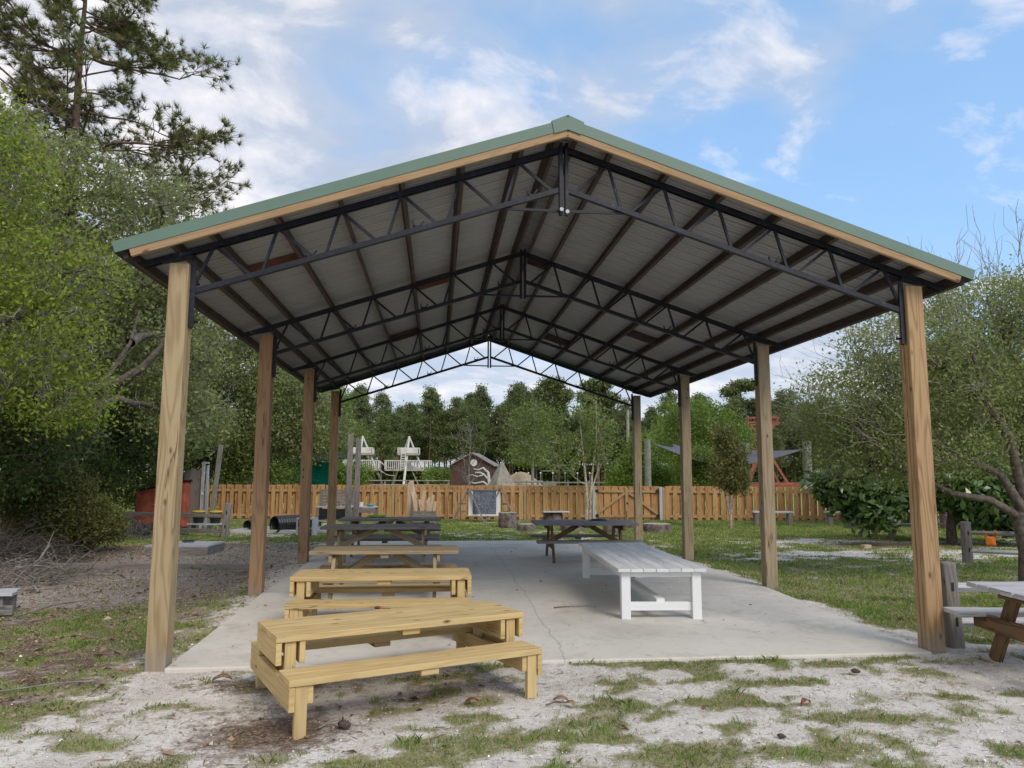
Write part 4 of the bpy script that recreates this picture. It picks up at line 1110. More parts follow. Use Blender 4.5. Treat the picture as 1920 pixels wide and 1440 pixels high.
t = thing('grey_picnic_table', 'distant grey picnic table beyond the fence left of the canopy', 'picnic table', (6.9, 56, 0), R(-5))
MB().box((0, 0, 1.15), (2.1, .9, .08)).build('tabletop', M['palepole'], t)
for s in (-1, 1):
    MB().box((0, s * .8, .85), (2.1, .3, .07)).build('bench', M['palepole'], t)
    MB().box((s * .7, 0, .56), (.12, 1.4, 1.1)).build('leg', M['greypole'], t)
# row of posts with white caps
for i in range(7):
    t = thing('capped_post', 'thin post with a white cap in a row along the field edge', 'post', (10.2 + i * 1.55, 96 - i * .3, 0), 0, 'white-capped posts along the far field edge')
    MB().box((0, 0, .9), (.07, .07, 1.8)).build('shaft', M['greypole'], t)
    MB().lathe([(.09, 1.8), (.12, 1.88), (.05, 1.98)], 8).build('cap', M['potwhite'], t)
# teal tarp + black sail
o = MB().box((0, 0, 1.42), (1.78, .06, 1.42)).build('teal_tarp', M['teal'], loc=(-5.52, 33, 0), rz=R(-5)); tag(o, 'flat teal green tarp screen behind the left end of the plank fence', 'tarp')
def sail(name, label, P4, m, sag=.35, n=10, far=0):
    V = []; A, B, C, D = (Vector(p_) for p_ in P4)
    for i in range(n + 1):
        for j in range(n + 1):
            u, v = i / n, j / n
            u2 = .5 + (u - .5) * (1 - .18 * math.sin(v * math.pi)); v2 = .5 + (v - .5) * (1 - .18 * math.sin(u * math.pi))
            p_ = (A * (1 - u2) + B * u2) * (1 - v2) + (D * (1 - u2) + C * u2) * v2
            p_.z -= sag * math.sin(u * math.pi) * (.95 - far * v) + sag * .2 * math.sin(v * math.pi)
            V.append(tuple(p_))
    b = MB(); b.poly(V, [(i * (n + 1) + j, (i + 1) * (n + 1) + j, (i + 1) * (n + 1) + j + 1, i * (n + 1) + j + 1) for i in range(n) for j in range(n)])
    o = b.build(name, m, smooth=True); md = o.modifiers.new('t', 'SOLIDIFY'); md.thickness = .006
    return tag(o, label, 'shade sail')
sail('shade_sail', 'black shade sail strung above the teal tarp', ((-7.4, 30.5, 2.35), (-3.3, 30.5, 2.30), (-3.2, 33.5, 2.55), (-7.8, 34, 2.75)), M['sailblack'], .22)
o = MB().box((0, 0, 0), (2.0, 1.0, .05)).build('white_board', M['potwhite'], loc=(-7.6, 29.6, 1.28), rz=R(-5)); 
t = thing('white_topped_table', 'white-topped table just showing over the left end of the plank fence', 'table', (-7.1, 30.2, 0), R(-5))
bpy.data.objects.remove(o)
MB().box((0, 0, 1.27), (2.0, .9, .05)).build('tabletop', M['potwhite'], t)
for sx in (-1, 1):
    for sy in (-1, 1): MB().box((sx * .9, sy * .38, .62), (.06, .06, 1.25)).build('leg', M['graywood'], t)
sail('shade_sail', 'grey shade sail sagging between three thick poles right of the slab', ((9.65, 33, 3.10), (17.0, 33, 2.85), (15.2, 36.5, 3.15), (12.0, 37.0, 3.25)), M['sailgray'], .95, far=.55)
for (x_, y_, z_, lb, r_o) in ((9.5, 33, 3.25, 'thick mossy pole, leftmost of the three holding the grey sail', .16), (15.0, 35.0, 3.2, 'thick mossy pole, middle one behind the grey sail', .19), (17.2, 33.2, 3.25, 'thick mossy pole, rightmost by the grey sail', .21)):
    o = MB().tube([(x_, y_, -.1), (x_ + .02, y_, z_)], [r_o, r_o * .92], 12).build('sail_pole', M['greypole'], smooth=False); tag(o, lb, 'pole')
o = MB().tube([(10.4, 40, -.1), (10.45, 40, 5.2)], [.10, .08], 8).build('utility_pole', M['palepole']); tag(o, 'slim pale utility pole rising behind the light green bushes', 'pole')
# red oxide steel derrick
t = thing('steel_derrick', 'rusty red oxide steel frame tower standing in the field', 'derrick', (27.2, 60, 0), R(-8))
def bar(a, c, r=.09): MB().beam(a, c, r * 2, r * 2).build('bar', M['rust'], t)
for a, c in (((-1.9, 0, .3), (1.0, 0, 5.9)), ((2.4, 0, .3), (-.9, 0, 5.9)), ((-1.2, .9, .3), (.9, .9, 5.9)), ((1.9, .9, .3), (-.9, .9, 5.9))): bar(a, c)
for zz, hw in ((6.5, 1.15), (6.1, 1.1), (5.9, 1.0)):
    bar((-hw, 0, zz), (hw + .4, 0, zz), .06); bar((-hw, .9, zz), (hw + .4, .9, zz + .15), .06)
for x_ in (-1.1, 0, 1.3): bar((x_, 0, 6.2), (x_, .9, 6.3), .05); bar((x_, 0, 5.9), (x_, 0, 6.6), .05)
bar((-.6, 0, 3.6), (.7, 0, 3.6), .05); bar((-1.0, 0, 5.8), (-.5, 0, 3.8), .04); bar((-.8, 0, 4.4), (-.7, 0, 3.0), .04)
bar((-2.2, 0, .95), (5.0, 0, .95), .13); bar((-2.0, .9, .8), (4.0, .9, .8), .10); bar((2.2, 0, 1.0), (5.4, .3, .85), .10)
MB().tube([(-.9, -.1, 5.9), (-.95, -.1, 4.3)], .06, 6).build('chain', M['greypole'], t)

# ------------------------------------------------------------------ vegetation
def tubes_np(segs, n=3):
    """segs: list of (points, radii) -> one numpy mesh of n-sided tubes (quads)"""
    Vs = []; Fs = []; base = 0
    ang = np.arange(n) * 2 * np.pi / n
    for P, rr in segs:
        P = np.asarray(P, float); k = len(P)
        d = np.gradient(P, axis=0); d /= np.linalg.norm(d, axis=1)[:, None] + 1e-9
        ref = np.array([.13, .21, .97]) if abs(d[0][2]) < .8 else np.array([.97, .1, .2])
        s_ = np.cross(d, ref); s_ /= np.linalg.norm(s_, axis=1)[:, None] + 1e-9
        t_ = np.cross(d, s_)
        ring = P[:, None, :] + (s_[:, None, :] * np.cos(ang)[None, :, None] + t_[:, None, :] * np.sin(ang)[None, :, None]) * np.asarray(rr)[:, None, None]
        Vs.append(ring.reshape(-1, 3))
        i = np.arange(k - 1)[:, None] * n; j = np.arange(n)[None, :]; j2 = (j + 1) % n
        Fs.append(np.stack([base + i + j, base + i + j2, base + i + n + j2, base + i + n + j], -1).reshape(-1, 4))
        base += k * n
    return np.concatenate(Vs), np.concatenate(Fs)
def curve(a, b, rg, wob, n=5):
    a = np.asarray(a, float); b = np.asarray(b, float); t = np.linspace(0, 1, n)[:, None]
    L_ = np.linalg.norm(b - a)
    w_ = rg.normal(0, wob * L_, (1, 3)) * np.sin(t * np.pi) * 1.2 + rg.normal(0, wob * L_, (1, 3)) * np.sin(t * np.pi * 2) * .6 + rg.normal(0, wob * L_ * .25, (n, 3)) * np.sin(t * np.pi)
    return a * (1 - t) + b * t + w_
def leaves_np(C, size, rg, asp=1.9, flat=0., droop=0.):
    n = len(C)
    d = rg.normal(0, 1, (n, 3)); d[:, 2] = d[:, 2] * (1 - flat) - droop; d /= np.linalg.norm(d, axis=1)[:, None]
    e = rg.normal(0, 1, (n, 3)); e[:, 2] *= (1 - flat); e -= d * (e * d).sum(1)[:, None]; e /= np.linalg.norm(e, axis=1)[:, None]
    s = size * rg.uniform(.6, 1.35, n)[:, None]
    V = np.stack([C - d * s * asp / 2, C + e * s / 2 - d * s * .1, C + d * s * asp / 2, C - e * s / 2 - d * s * .1], 1).reshape(-1, 3)
    i = np.arange(n) * 4
    return V, np.stack([i, i + 1, i + 2, i + 3], 1)
def tree(name, label, cat, loc, trunk, lobes, ncl, nlf, lsize, spread, lmat, bmat, seed=1, group=None, bare=0, barelen=.8, asp=1.9, shell=.6, twig_r=.012,
         flat=0., extra=None, trunk_n=10, rz=0, leafname='crown', zmin=.15, droop=0., limb_r=.35, baremat=None, whips=0, whipz=3.5):
    """broadleaf: trunk path, limbs to each lobe, twigs to leaf clusters, loose leaves round each cluster"""
    rg = np.random.default_rng(seed)
    t = thing(name, label, cat, loc, rz, group)
    tp = np.array([p[:3] for p in trunk], float); tr = np.array([p[3] for p in trunk], float)
    big = [(tp, tr)]; nodes = [p for p in tp[len(tp) // 3:]]; nrad = [r for r in tr[len(tp) // 3:]]
    for ex in (extra or []): big.append((np.array([p[:3] for p in ex], float), np.array([p[3] for p in ex], float))); nodes += [np.array(p[:3]) for p in ex]
    for lb in lobes:
        c = np.array(lb[:3]); nd = np.array(nodes)
        d = np.linalg.norm(nd - c, axis=1) + np.maximum(nd[:, 2] - c[2], 0) * 1.5
        a = nd[np.argmin(d)]
        P = curve(a, c, rg, .08, 7); r0 = max(tr[0] * limb_r, .02)
        big.append((P, np.linspace(r0, r0 * .3, 7))); nodes += list(P[2:])
        for _ in range(3):
            q = c + rg.normal(0, .45, 3) * np.array(lb[3:6]); P2 = curve(P[rg.integers(3, 6)], q, rg, .1, 6)
            big.append((P2, np.linspace(r0 * .5, r0 * .15, 6))); nodes += list(P2[2:])
    wts = np.array([lb[6] if len(lb) > 6 else lb[3] * lb[4] * lb[5] for lb in lobes]) ; wts = wts ** .75; wts /= wts.sum()
    ch = rg.choice(len(lobes), ncl, p=wts)
    lo = np.array([lb[:6] for lb in lobes])[ch]
    v = rg.normal(0, 1, (ncl, 3)); v /= np.linalg.norm(v, axis=1)[:, None]
    rad = rg.random(ncl) ** (1 / 3.) * (1 - shell) + shell * rg.uniform(.75, 1.06, ncl)
    C = lo[:, :3] + v * rad[:, None] * lo[:, 3:6]
    C = C[C[:, 2] > zmin]; ncl = len(C)
    nd = np.array(nodes); tw = []
    for i in range(ncl):
        d = ((nd - C[i]) ** 2).sum(1); j = np.argmin(d + rg.random(len(d)) * .15)
        ln = math.sqrt(d[j]); P = curve(nd[j], C[i], rg, .10, 4)
        r = twig_r * (.6 + ln * .5); tw.append((P, [r, r * .8, r * .5, r * .25]))
        if i % 3 == 0: nd = np.vstack([nd, P[2]])
    V, Fq = tubes_np(big, trunk_n); np_obj('trunk', V, Fq, bmat, t, smooth=True)
    # bare whips reaching past the leaves
    if bare:
        idx = rg.choice(ncl, bare)
        for i in idx:
            out_ = C[i] - lo[:, :3].mean(0); out_ = out_ / (np.linalg.norm(out_) + 1e-6); out_[2] = abs(out_[2]) * .6 + .35
            e_ = C[i] + (out_ + rg.normal(0, .3, 3)) * barelen * rg.uniform(.35, .9)
            P = curve(C[i], e_, rg, .07, 4); tw.append((P, [twig_r * .8, twig_r * .6, twig_r * .45, twig_r * .3]))
            for _ in range(2):
                q = P[rg.integers(1, 4)]; tw.append((curve(q, q + (out_ * .7 + rg.normal(0, .5, 3)) * barelen * .35, rg, .06, 3), [twig_r * .5, twig_r * .35, twig_r * .2]))
    if whips:   # upright leafless shoots standing above the crown
        hi = [i for i in range(ncl) if C[i][2] > whipz]
        for _ in range(whips):
            a_ = C[hi[rg.integers(len(hi))]]; up = np.array([rg.normal(0, .22), rg.normal(0, .22), rg.uniform(.6, 1.25)]) * barelen
            P = curve(a_, a_ + up, rg, .05, 5); tw.append((P, np.linspace(twig_r * 1.3, twig_r * .5, 5)))
            for k_ in range(6):
                q = P[rg.integers(1, 5)]; tw.append((curve(q, q + up * .35 + rg.normal(0, .13, 3), rg, .07, 3), [twig_r * .7, twig_r * .5, twig_r * .35]))
    V, Fq = tubes_np(tw, 3); np_obj('branches', V, Fq, baremat or bmat, t)
    m = rg.poisson(nlf, ncl); cid = np.repeat(np.arange(ncl), m)
    LC = C[cid] + rg.normal(0, 1, (len(cid), 3)) * spread * np.array([1, 1, .75])
    k = LC[:, 2] > .03; LC = LC[k]; cid = cid[k]
    V, Fq = leaves_np(LC, lsize, rg, asp, flat, droop)
    crnd = rg.normal(.42, .17, ncl)
    np_obj(leafname, V, Fq, lmat, t, rnd=np.clip(crnd[cid] + rg.normal(0, .15, len(cid)), 0, 1))
    return t
M['lf_bright'] = leafmat('bright_spring_leaves', (.13, .18, .022), (.33, .41, .06), (.58, .50, .12), trans=.55)
M['lf_oak'] = leafmat('grey_green_oak_leaves', (0.122, 0.155, 0.0584), (0.33, 0.371, 0.141), (0.574, 0.535, 0.25), trans=0.5)
M['lf_dark'] = leafmat('dark_green_leaves', (0.0462, 0.0794, 0.0234), (0.168, 0.236, 0.0585), (0.315, 0.378, 0.117), trans=0.4)
M['lf_mid'] = leafmat('mid_green_leaves', (0.0805, 0.128, 0.0286), (0.225, 0.299, 0.0715), (0.386, 0.434, 0.129), trans=0.5)
M['lf_brown'] = leafmat('brownish_green_shrub', (0.0844, 0.0788, 0.0302), (0.188, 0.201, 0.0504), (0.3, 0.175, 0.084), trans=0.35)
M['lf_mag'] = leafmat('glossy_magnolia_leaves', (0.0234, 0.0625, 0.0182), (0.0975, 0.175, 0.039), (0.364, 0.45, 0.156), trans=.12, rough=.28, spec=.5)
M['lf_lime'] = leafmat('lime_spring_leaves', (0.085, 0.145, 0.022), (0.204, 0.289, 0.055), (0.323, 0.357, 0.11), trans=.45)
M['lf_pine'] = leafmat('pine_needles', (0.0591, 0.0858, 0.0264), (0.186, 0.203, 0.0594), (0.338, 0.25, 0.0924), trans=0.25, rough=.55)
M['lf_pinefar'] = leafmat('distant_pine_needles', (0.0527, 0.0832, 0.0338), (0.176, 0.216, 0.0759), (0.281, 0.266, 0.101), trans=0.3, rough=.7)

# near left: bright green oak over the forest edge
tree('oak_tree', 'bright yellow-green leafy oak overhanging the left frame edge', 'tree', (-7.6, 12.6, 0),
     [(0, 0, -.1, .22), (.1, .1, 1.2, .19), (.0, .2, 2.6, .16), (.25, .1, 4.2, .12), (.2, 0, 5.8, .06)],
     [(.7, -.3, 3.9, 1.4, 1.2, .9), (-.2, 0, 5.1, 1.5, 1.3, .9), (.3, .2, 6.5, 1.0, 1.0, .8), (1.2, .1, 2.9, 1.1, 1.1, .6), (-1.0, .2, 6.9, 1.2, 1.0, .9), (-1.6, 0, 4.0, 1.3, 1.2, 1.2), (-.9, -.3, 2.6, 1.2, 1.0, .6), (-.6, .2, 7.6, 1.1, 1.0, .7), (1.5, 0, 4.9, .8, .9, .7)],
     1750, 22, .040, .19, M['lf_bright'], M['bark'], 11, bare=380, barelen=.7, baremat=M['twiggray'], shell=.35)
# behind it, the oak with the long curved limb
tree('live_oak', 'grey-green live oak with a long curved limb reaching towards the front left post', 'tree', (-9.3, 17.5, 0),
     [(0, 0, -.1, .30), (.1, .1, 1.0, .26), (.3, .1, 2.2, .22), (.9, 0, 3.6, .16), (1.2, 0, 5.4, .10)],
     [(1.6, .2, 5.6, 1.6, 1.5, 1.0), (.2, .3, 6.2, 1.5, 1.3, 1.0), (2.9, .2, 4.4, 1.3, 1.3, .9), (1.0, -.2, 4.2, 1.7, 1.3, .8), (3.1, .4, 5.9, 1.2, 1.1, .8), (-1.6, .2, 4.6, 1.6, 1.3, 1.2), (3.4, .3, 3.0, 1.1, 1.1, .7), (3.0, .5, 6.9, 1.1, 1.0, .7), (1.4, .4, 7.3, 1.4, 1.2, .8), (-.6, .4, 7.2, 1.3, 1.2, .8), (.3, .5, 8.7, 1.4, 1.2, .8), (-1.6, .5, 9.3, 1.5, 1.3, .9), (2.2, .6, 8.2, 1.1, 1.1, .6), (-3.0, .3, 7.6, 1.6, 1.3, 1.3)],
     2900, 21, .052, .23, M['lf_oak'], M['bark'], 12, bare=480, barelen=.9, baremat=M['twiggray'], shell=.45,
     extra=[[(.2, -.2, 2.3, .15), (.9, -.9, 3.0, .14), (1.6, -1.4, 3.22, .125), (2.2, -1.7, 3.28, .12), (2.8, -1.85, 3.42, .10), (3.3, -1.9, 3.75, .08), (3.9, -1.9, 4.5, .04)],
            [(1.3, -1.3, 3.1, .06), (1.5, -1.9, 2.95, .06), (2.0, -2.3, 2.9, .05), (2.5, -2.4, 2.65, .03)],
            [(2.3, -1.6, 3.0, .06), (2.5, -1.7, 3.5, .05), (2.9, -1.6, 4.3, .035), (3.0, -1.5, 5.0, .02)]])
tree('wax_myrtle', 'dense dark evergreen thicket at the far left behind the brush pile', 'tree', (-8.4, 14.6, 0),
     [(0, 0, -.1, .12), (.1, 0, .9, .10), (.1, .1, 2.0, .06)],
     [(0, 0, 1.9, 1.3, 1.1, .9), (.9, .2, 2.5, 1.0, 1.0, .7), (-1.1, 0, 2.4, 1.2, 1.1, 1.0), (.3, .2, 3.1, 1.1, 1.0, .6), (-.7, -.3, 1.1, 1.0, .9, .7)],
     900, 42, .042, .17, M['lf_dark'], M['bark'], 13, bare=260, barelen=.6, baremat=M['twiggray'])
tree('wax_myrtle', 'dense dark evergreen thicket between the oak limb and the red cabinet', 'tree', (-9.6, 21.8, 0),
     [(0, 0, -.1, .16), (.1, 0, 1.5, .13), (.1, .1, 3.0, .07)],
     [(0, 0, 2.1, 1.7, 1.3, 1.2), (1.5, .8, 2.9, 1.4, 1.2, 1.2), (-1.6, 0, 2.6, 1.7, 1.3, 1.3), (.6, .6, 3.9, 1.6, 1.3, 1.0), (-1.2, 0, 1.0, 1.3, 1.0, .8), (-2.6, 0, 3.9, 1.6, 1.2, 1.1)],
     1300, 42, .052, .22, M['lf_dark'], M['bark'], 14, bare=200, barelen=.7, baremat=M['twiggray'])
tree('cedar_shrub', 'brownish green feathery shrub on the forest edge above the gravel', 'shrub', (-7.55, 16.1, 0),
     [(0, 0, -.1, .05), (0, 0, .6, .04), (.05, 0, 1.3, .02)],
     [(0, 0, .75, .85, .7, .6), (.4, .1, .55, .7, .6, .45), (-.5, 0, .9, .7, .6, .6), (-.1, 0, 1.35, .6, .5, .45)],
     520, 70, .026, .12, M['lf_brown'], M['bark'], 15, bare=60, barelen=.35, asp=3.2)
tree('live_oak', 'broad grey-green oak mass behind the second and third left posts', 'tree', (-8.2, 30.5, 0),
     [(0, 0, -.1, .32), (.1, .1, 1.6, .27), (.2, .1, 3.2, .22), (.4, 0, 5.0, .12)],
     [(0, 0, 5.6, 2.2, 1.8, 1.2), (1.9, -.2, 4.7, 1.8, 1.6, 1.3), (-2.2, 0, 5.1, 2.1, 1.6, 1.4), (1.0, -.3, 3.2, 2.2, 1.6, 1.0), (-1.4, -.5, 3.0, 2.1, 1.6, 1.1), (3.1, 0, 3.4, 1.5, 1.4, 1.2), (0, 0, 7.0, 1.6, 1.4, .8), (-2.8, 0, 7.0, 1.8, 1.4, 1.0)],
     2300, 40, .062, .27, M['lf_oak'], M['bark'], 16, bare=260, barelen=1.1, baremat=M['twiggray'], twig_r=.014)
tree('live_oak', 'grey-green oak left of the teal tarp, filling the gap behind the front left post', 'tree', (-12.0, 27.0, 0),
     [(0, 0, -.1, .32), (.1, .1, 1.6, .27), (.2, .1, 3.2, .22), (.4, 0, 5.0, .12)],
     [(0, 0, 5.6, 2.2, 1.8, 1.2), (1.9, -.2, 4.7, 1.8, 1.6, 1.3), (-2.2, 0, 5.1, 2.1, 1.6, 1.4), (1.0, -.3, 3.2, 2.2, 1.6, 1.0), (-1.4, -.5, 3.0, 2.1, 1.6, 1.1), (3.1, 0, 3.4, 1.5, 1.4, 1.2), (.6, 0, 7.1, 1.7, 1.4, .9), (-3.6, 0, 6.6, 2.2, 1.6, 1.6)],
     2300, 38, .060, .26, M['lf_oak'], M['bark'], 17, bare=220, barelen=1.1, baremat=M['twiggray'], twig_r=.014)
tree('green_bush', 'fresh mid green bushes beyond the left end of the plank fence', 'bush', (-9.1, 29.4, 0),
     [(0, 0, -.1, .10), (.1, .1, 1.0, .08), (.2, .1, 1.8, .05)],
     [(0, 0, 1.3, 1.6, 1.2, 1.1), (2.4, .4, 1.4, 1.6, 1.2, 1.0), (-2.2, 0, 1.5, 1.7, 1.2, 1.2), (1.2, 0, 2.4, 1.4, 1.1, .8)],
     900, 42, .055, .23, M['lf_mid'], M['bark'], 18)
tree('maple_tree', 'light green leafy tree between the fourth left post and the far pines', 'tree', (-10.4, 66, 0),
     [(0, 0, -.1, .18), (.1, .1, 2, .15), (.2, .1, 4.5, .07)],
     [(0, 0, 5.2, 1.9, 1.5, 1.4), (1.0, 0, 3.3, 1.6, 1.4, 1.1), (-1.6, 0, 3.9, 1.9, 1.5, 1.4), (-.8, 0, 6.6, 1.3, 1.1, .9), (-.2, 0, 1.9, 1.9, 1.3, 1.1)],
     1100, 38, .075, .30, M['lf_mid'], M['bark'], 19, bare=60, barelen=1.0).scale = (1.55, 1.55, 1.45)
tree('lime_bush', 'lime green bush beyond the fence beside the climbing tower', 'bush', (-4.5, 38, 0),
     [(0, 0, -.1, .08), (.1, .1, .9, .06), (.1, .1, 1.6, .03)],
     [(0, 0, 1.2, .9, .8, .8), (.6, 0, 1.7, .6, .6, .5), (-.7, 0, 1.5, .8, .7, .6)], 260, 34, .065, .22, M['lf_lime'], M['bark'], 20)
tree('lime_bush', 'small green bush at the foot of the slide', 'bush', (.6, 52, 0),
     [(0, 0, -.1, .08), (.1, .1, .9, .06), (.1, .1, 1.4, .03)],
     [(0, 0, 1.2, .9, .8, .7), (.9, 0, 1.1, .8, .6, .5), (-.8, 0, 1.5, .7, .7, .5)], 220, 30, .08, .24, M['lf_mid'], M['bark'], 21)
# brush pile
def brush(name, label, loc, rx, ry, h, n, seed, ln=1.1, m='twiggray'):
    rg = np.random.default_rng(seed); segs = []
    for i in range(n):
        a = rg.uniform(0, 2 * np.pi); rr = rg.random() ** .6
        c = np.array([rx * rr * math.cos(a), ry * rr * math.sin(a), max(.02, h * (1 - rr) * rg.random() + .03)])
        th = rg.uniform(0, np.pi); d = np.array([math.cos(th), math.sin(th), rg.normal(0, .35)]) * ln * rg.uniform(.3, 1.0)
        P = curve(c - d / 2, c + d / 2, rg, .09, 5); P[:, 2] = np.maximum(P[:, 2], .01)
        r = rg.choice([.005, .008, .012, .02], p=[.4, .35, .18, .07]); segs.append((P, np.linspace(r, r * .4, 5)))
        q = P[3]; segs.append((curve(q, q + d * .35 + rg.normal(0, .12, 3), rg, .08, 3), [r * .6, r * .4, r * .2]))
    V, Fq = tubes_np(segs, 4); o = np_obj(name, V, Fq, M[m]); o.location = loc; return tag(o, label, 'brush pile')
brush('brush_pile', 'large heap of bare grey branches on the left forest edge', (-7.35, 14.2, 0), 1.05, 1.1, .75, 240, 31, 1.1, 'bark')
brush('brush_pile', 'flat scatter of dead grey branches nearer than the large heap', (-6.3, 12.0, 0), 1.1, 1.6, .28, 200, 32, .9)
brush('brush_pile', 'low tangle of dead twigs in front of the red cabinet', (-8.0, 20.2, 0), 1.5, .9, .5, 260, 33, 1.0)
def stick(label, pts, r, m='twiggray'):
    P = np.array(pts, float); V, Fq = tubes_np([(P, np.linspace(r, r * .4, len(P)))], 6)
    o = np_obj('fallen_stick', V, Fq, M[m]); return tag(o, label, 'stick')
stick('long pale stick curving over the sand at the lower left', [(-3.6, 5.75, .02), (-3.1, 5.95, .03), (-2.8, 6.12, .035), (-2.5, 6.2, .02)], .010)
stick('forked pale stick at the left edge by the planter', [(-4.6, 8.9, .03), (-4.4, 9.3, .09), (-4.1, 9.5, .11), (-3.8, 9.45, .03)], .013)
stick('thin pale stick lying on leaf litter below the gravel', [(-3.95, 8.6, .02), (-3.8, 9.0, .05), (-3.6, 9.4, .02)], .010)
stick('short pale forked twig beside the grey pine cone', [(-.72, 4.98, .015), (-.66, 5.05, .03), (-.60, 5.08, .03), (-.50, 5.02, .015)], .006)
stick('thin dark twig lying near the right leg of the near table', [(.78, 5.33, .012), (.86, 5.38, .02), (.96, 5.37, .012)], .006, 'bark')
stick('dark stick on the slab beside the white table', [(1.35, 8.6, .102), (1.55, 8.63, .108), (1.8, 8.66, .104)], .008, 'bark')

# right: gnarled tree, magnolia, trees behind
tree('gnarled_tree', 'gnarled grey-barked tree with tiny leaves and bare top whips at the right edge', 'tree', (8.80, 10.45, 0),
     [(0, 0, -.1, .16), (.02, 0, .5, .135), (-.03, .05, .95, .115), (.10, .1, 1.5, .085), (.3, .2, 2.4, .05), (.4, .2, 3.3, .03)],
     [(-.6, .6, 3.0, 1.5, 1.3, .75), (-1.8, 1.0, 2.75, 1.15, 1.1, .8), (.8, .3, 3.2, 1.5, 1.3, .9), (-1.0, .5, 2.1, 1.3, 1.2, .55), (1.8, .3, 2.3, 1.3, 1.2, .9), (.2, .4, 4.3, 1.3, 1.1, .5), (-1.1, .6, 3.75, 1.2, 1.1, .5), (-1.7, 1.0, 1.85, 1.0, 1.0, .4), (1.3, .4, 4.3, 1.2, 1.1, .6), (-2.3, 1.3, 2.5, .6, .6, .4)],
     2800, 32, .028, .16, M['lf_pale'], M['bark'], 41, bare=520, barelen=.9, whips=55, whipz=3.5, baremat=M['twigpale'], twig_r=.007, shell=.35, zmin=1.4,
     extra=[[(-.03, .05, 1.0, .065), (-.45, .1, 1.25, .055), (-1.0, .2, 1.35, .042), (-1.5, .3, 1.65, .03), (-2.1, .5, 1.8, .015)],
            [(.0, 0, 1.1, .07), (-.35, .0, 1.65, .06), (-.9, .1, 1.9, .05), (-1.5, .3, 1.95, .038), (-2.2, .5, 2.15, .02)],
            [(.0, 0, 1.3, .07), (-.3, -.2, 2.1, .06), (-.7, -.3, 2.7, .045), (-.9, -.3, 3.5, .025)]])
tree('magnolia', 'low spreading magnolia with big glossy dark leaves at the right', 'shrub', (12.3, 16.9, 0),
     [(0, 0, -.1, .13), (0, 0, .4, .11), (.05, 0, .9, .07)],
     [(-.8, 0, 1.35, 1.1, .9, .45), (-2.0, .1, 1.2, 1.0, .8, .5), (.6, -.1, 1.3, 1.1, .9, .55), (-2.6, .2, 1.45, .6, .6, .35), (.9, -.5, .8, 1.0, .8, .4), (-2.0, -.1, .7, .7, .6, .3), (0, .2, 1.9, 1.1, .8, .35), (1.7, -.4, 1.2, .9, .8, .5), (1.6, -.6, .6, .8, .7, .3)],
     900, 15, .10, .15, M['lf_mag'], M['bark'], 42, asp=2.3, twig_r=.012, limb_r=.4, zmin=.35)
tree('oak_tree', 'mid green oak standing behind the magnolia', 'tree', (17.0, 22, 0),
     [(0, 0, -.1, .25), (0, .1, 1.6, .2), (.1, .1, 3.6, .12)],
     [(0, 0, 3.9, 2.4, 1.8, 1.3), (-2.8, 0, 3.0, 1.8, 1.4, 1.0), (2.8, 0, 3.5, 2.2, 1.8, 1.6), (-.6, 0, 2.2, 2.6, 1.6, .9), (3.0, 0, 1.6, 2.2, 1.6, 1.0), (0, 0, 5.3, 1.6, 1.4, .8)],
     1800, 34, .058, .26, M['lf_oak'], M['bark'], 43, bare=350, barelen=1.2, baremat=M['twiggray'])
tree('oak_tree', 'fresh green leafy tree right of the grey sail poles', 'tree', (15.5, 21.5, 0),
     [(0, 0, -.1, .16), (0, .1, 1.6, .13), (.1, .1, 3.2, .07)],
     [(0, 0, 3.3, 1.1, 1.0, .9), (-.7, 0, 2.5, .9, .8, .6), (.9, 0, 2.6, 1.0, .9, .7), (.5, 0, 4.2, .8, .7, .5)],
     850, 34, .046, .20, M['lf_mid'], M['bark'], 44, bare=160, barelen=.7, baremat=M['twiggray'], shell=.4, zmin=1.5)
tree('young_tree', 'small crape myrtle with slim pale stems growing in front of the right fence', 'tree', (8.88, 22.0, 0),
     [(0, 0, -.05, .045), (.02, 0, .5, .04), (.0, 0, 1.0, .035), (.05, 0, 1.8, .02)],
     [(0, 0, 1.75, .62, .5, .55), (.1, 0, 2.35, .48, .4, .5), (-.15, 0, 2.8, .3, .3, .3), (.2, 0, 1.35, .45, .4, .25)],
     300, 26, .045, .12, M['lf_brown'], M['birchbark'], 45, bare=40, barelen=.3, twig_r=.007, zmin=1.0,
     extra=[[(.02, 0, .3, .03), (-.12, 0, .9, .025), (-.22, .05, 1.6, .015)], [(.02, 0, .4, .03), (.14, 0, 1.0, .022), (.25, 0, 1.7, .012)]])
tree('birch_tree', 'slender multi-stemmed birch with mottled bark and few leaves before the fence', 'tree', (5.22, 25.6, 0),
     [(-.06, 0, -.05, .055), (-.02, 0, .6, .05), (-.05, 0, 1.3, .045), (-.15, .05, 2.4, .03), (-.25, .05, 3.6, .015)],
     [(-.3, 0, 2.6, .75, .6, .55), (.3, 0, 3.3, .65, .5, .6), (-.15, 0, 3.9, .5, .4, .5), (-.9, 0, 2.0, .6, .5, .4), (.75, 0, 2.4, .5, .4, .5)],
     230, 13, .055, .16, M['lf_mid'], M['birchbark'], 46, bare=50, barelen=.5, twig_r=.008, zmin=1.4,
     extra=[[(.06, 0, -.05, .05), (.10, 0, .8, .045), (.16, 0, 1.6, .035), (.32, 0, 2.8, .022), (.35, 0, 4.2, .01)], [(.0, 0, .7, .035), (.35, 0, 1.7, .028), (.55, 0, 2.9, .015)]])
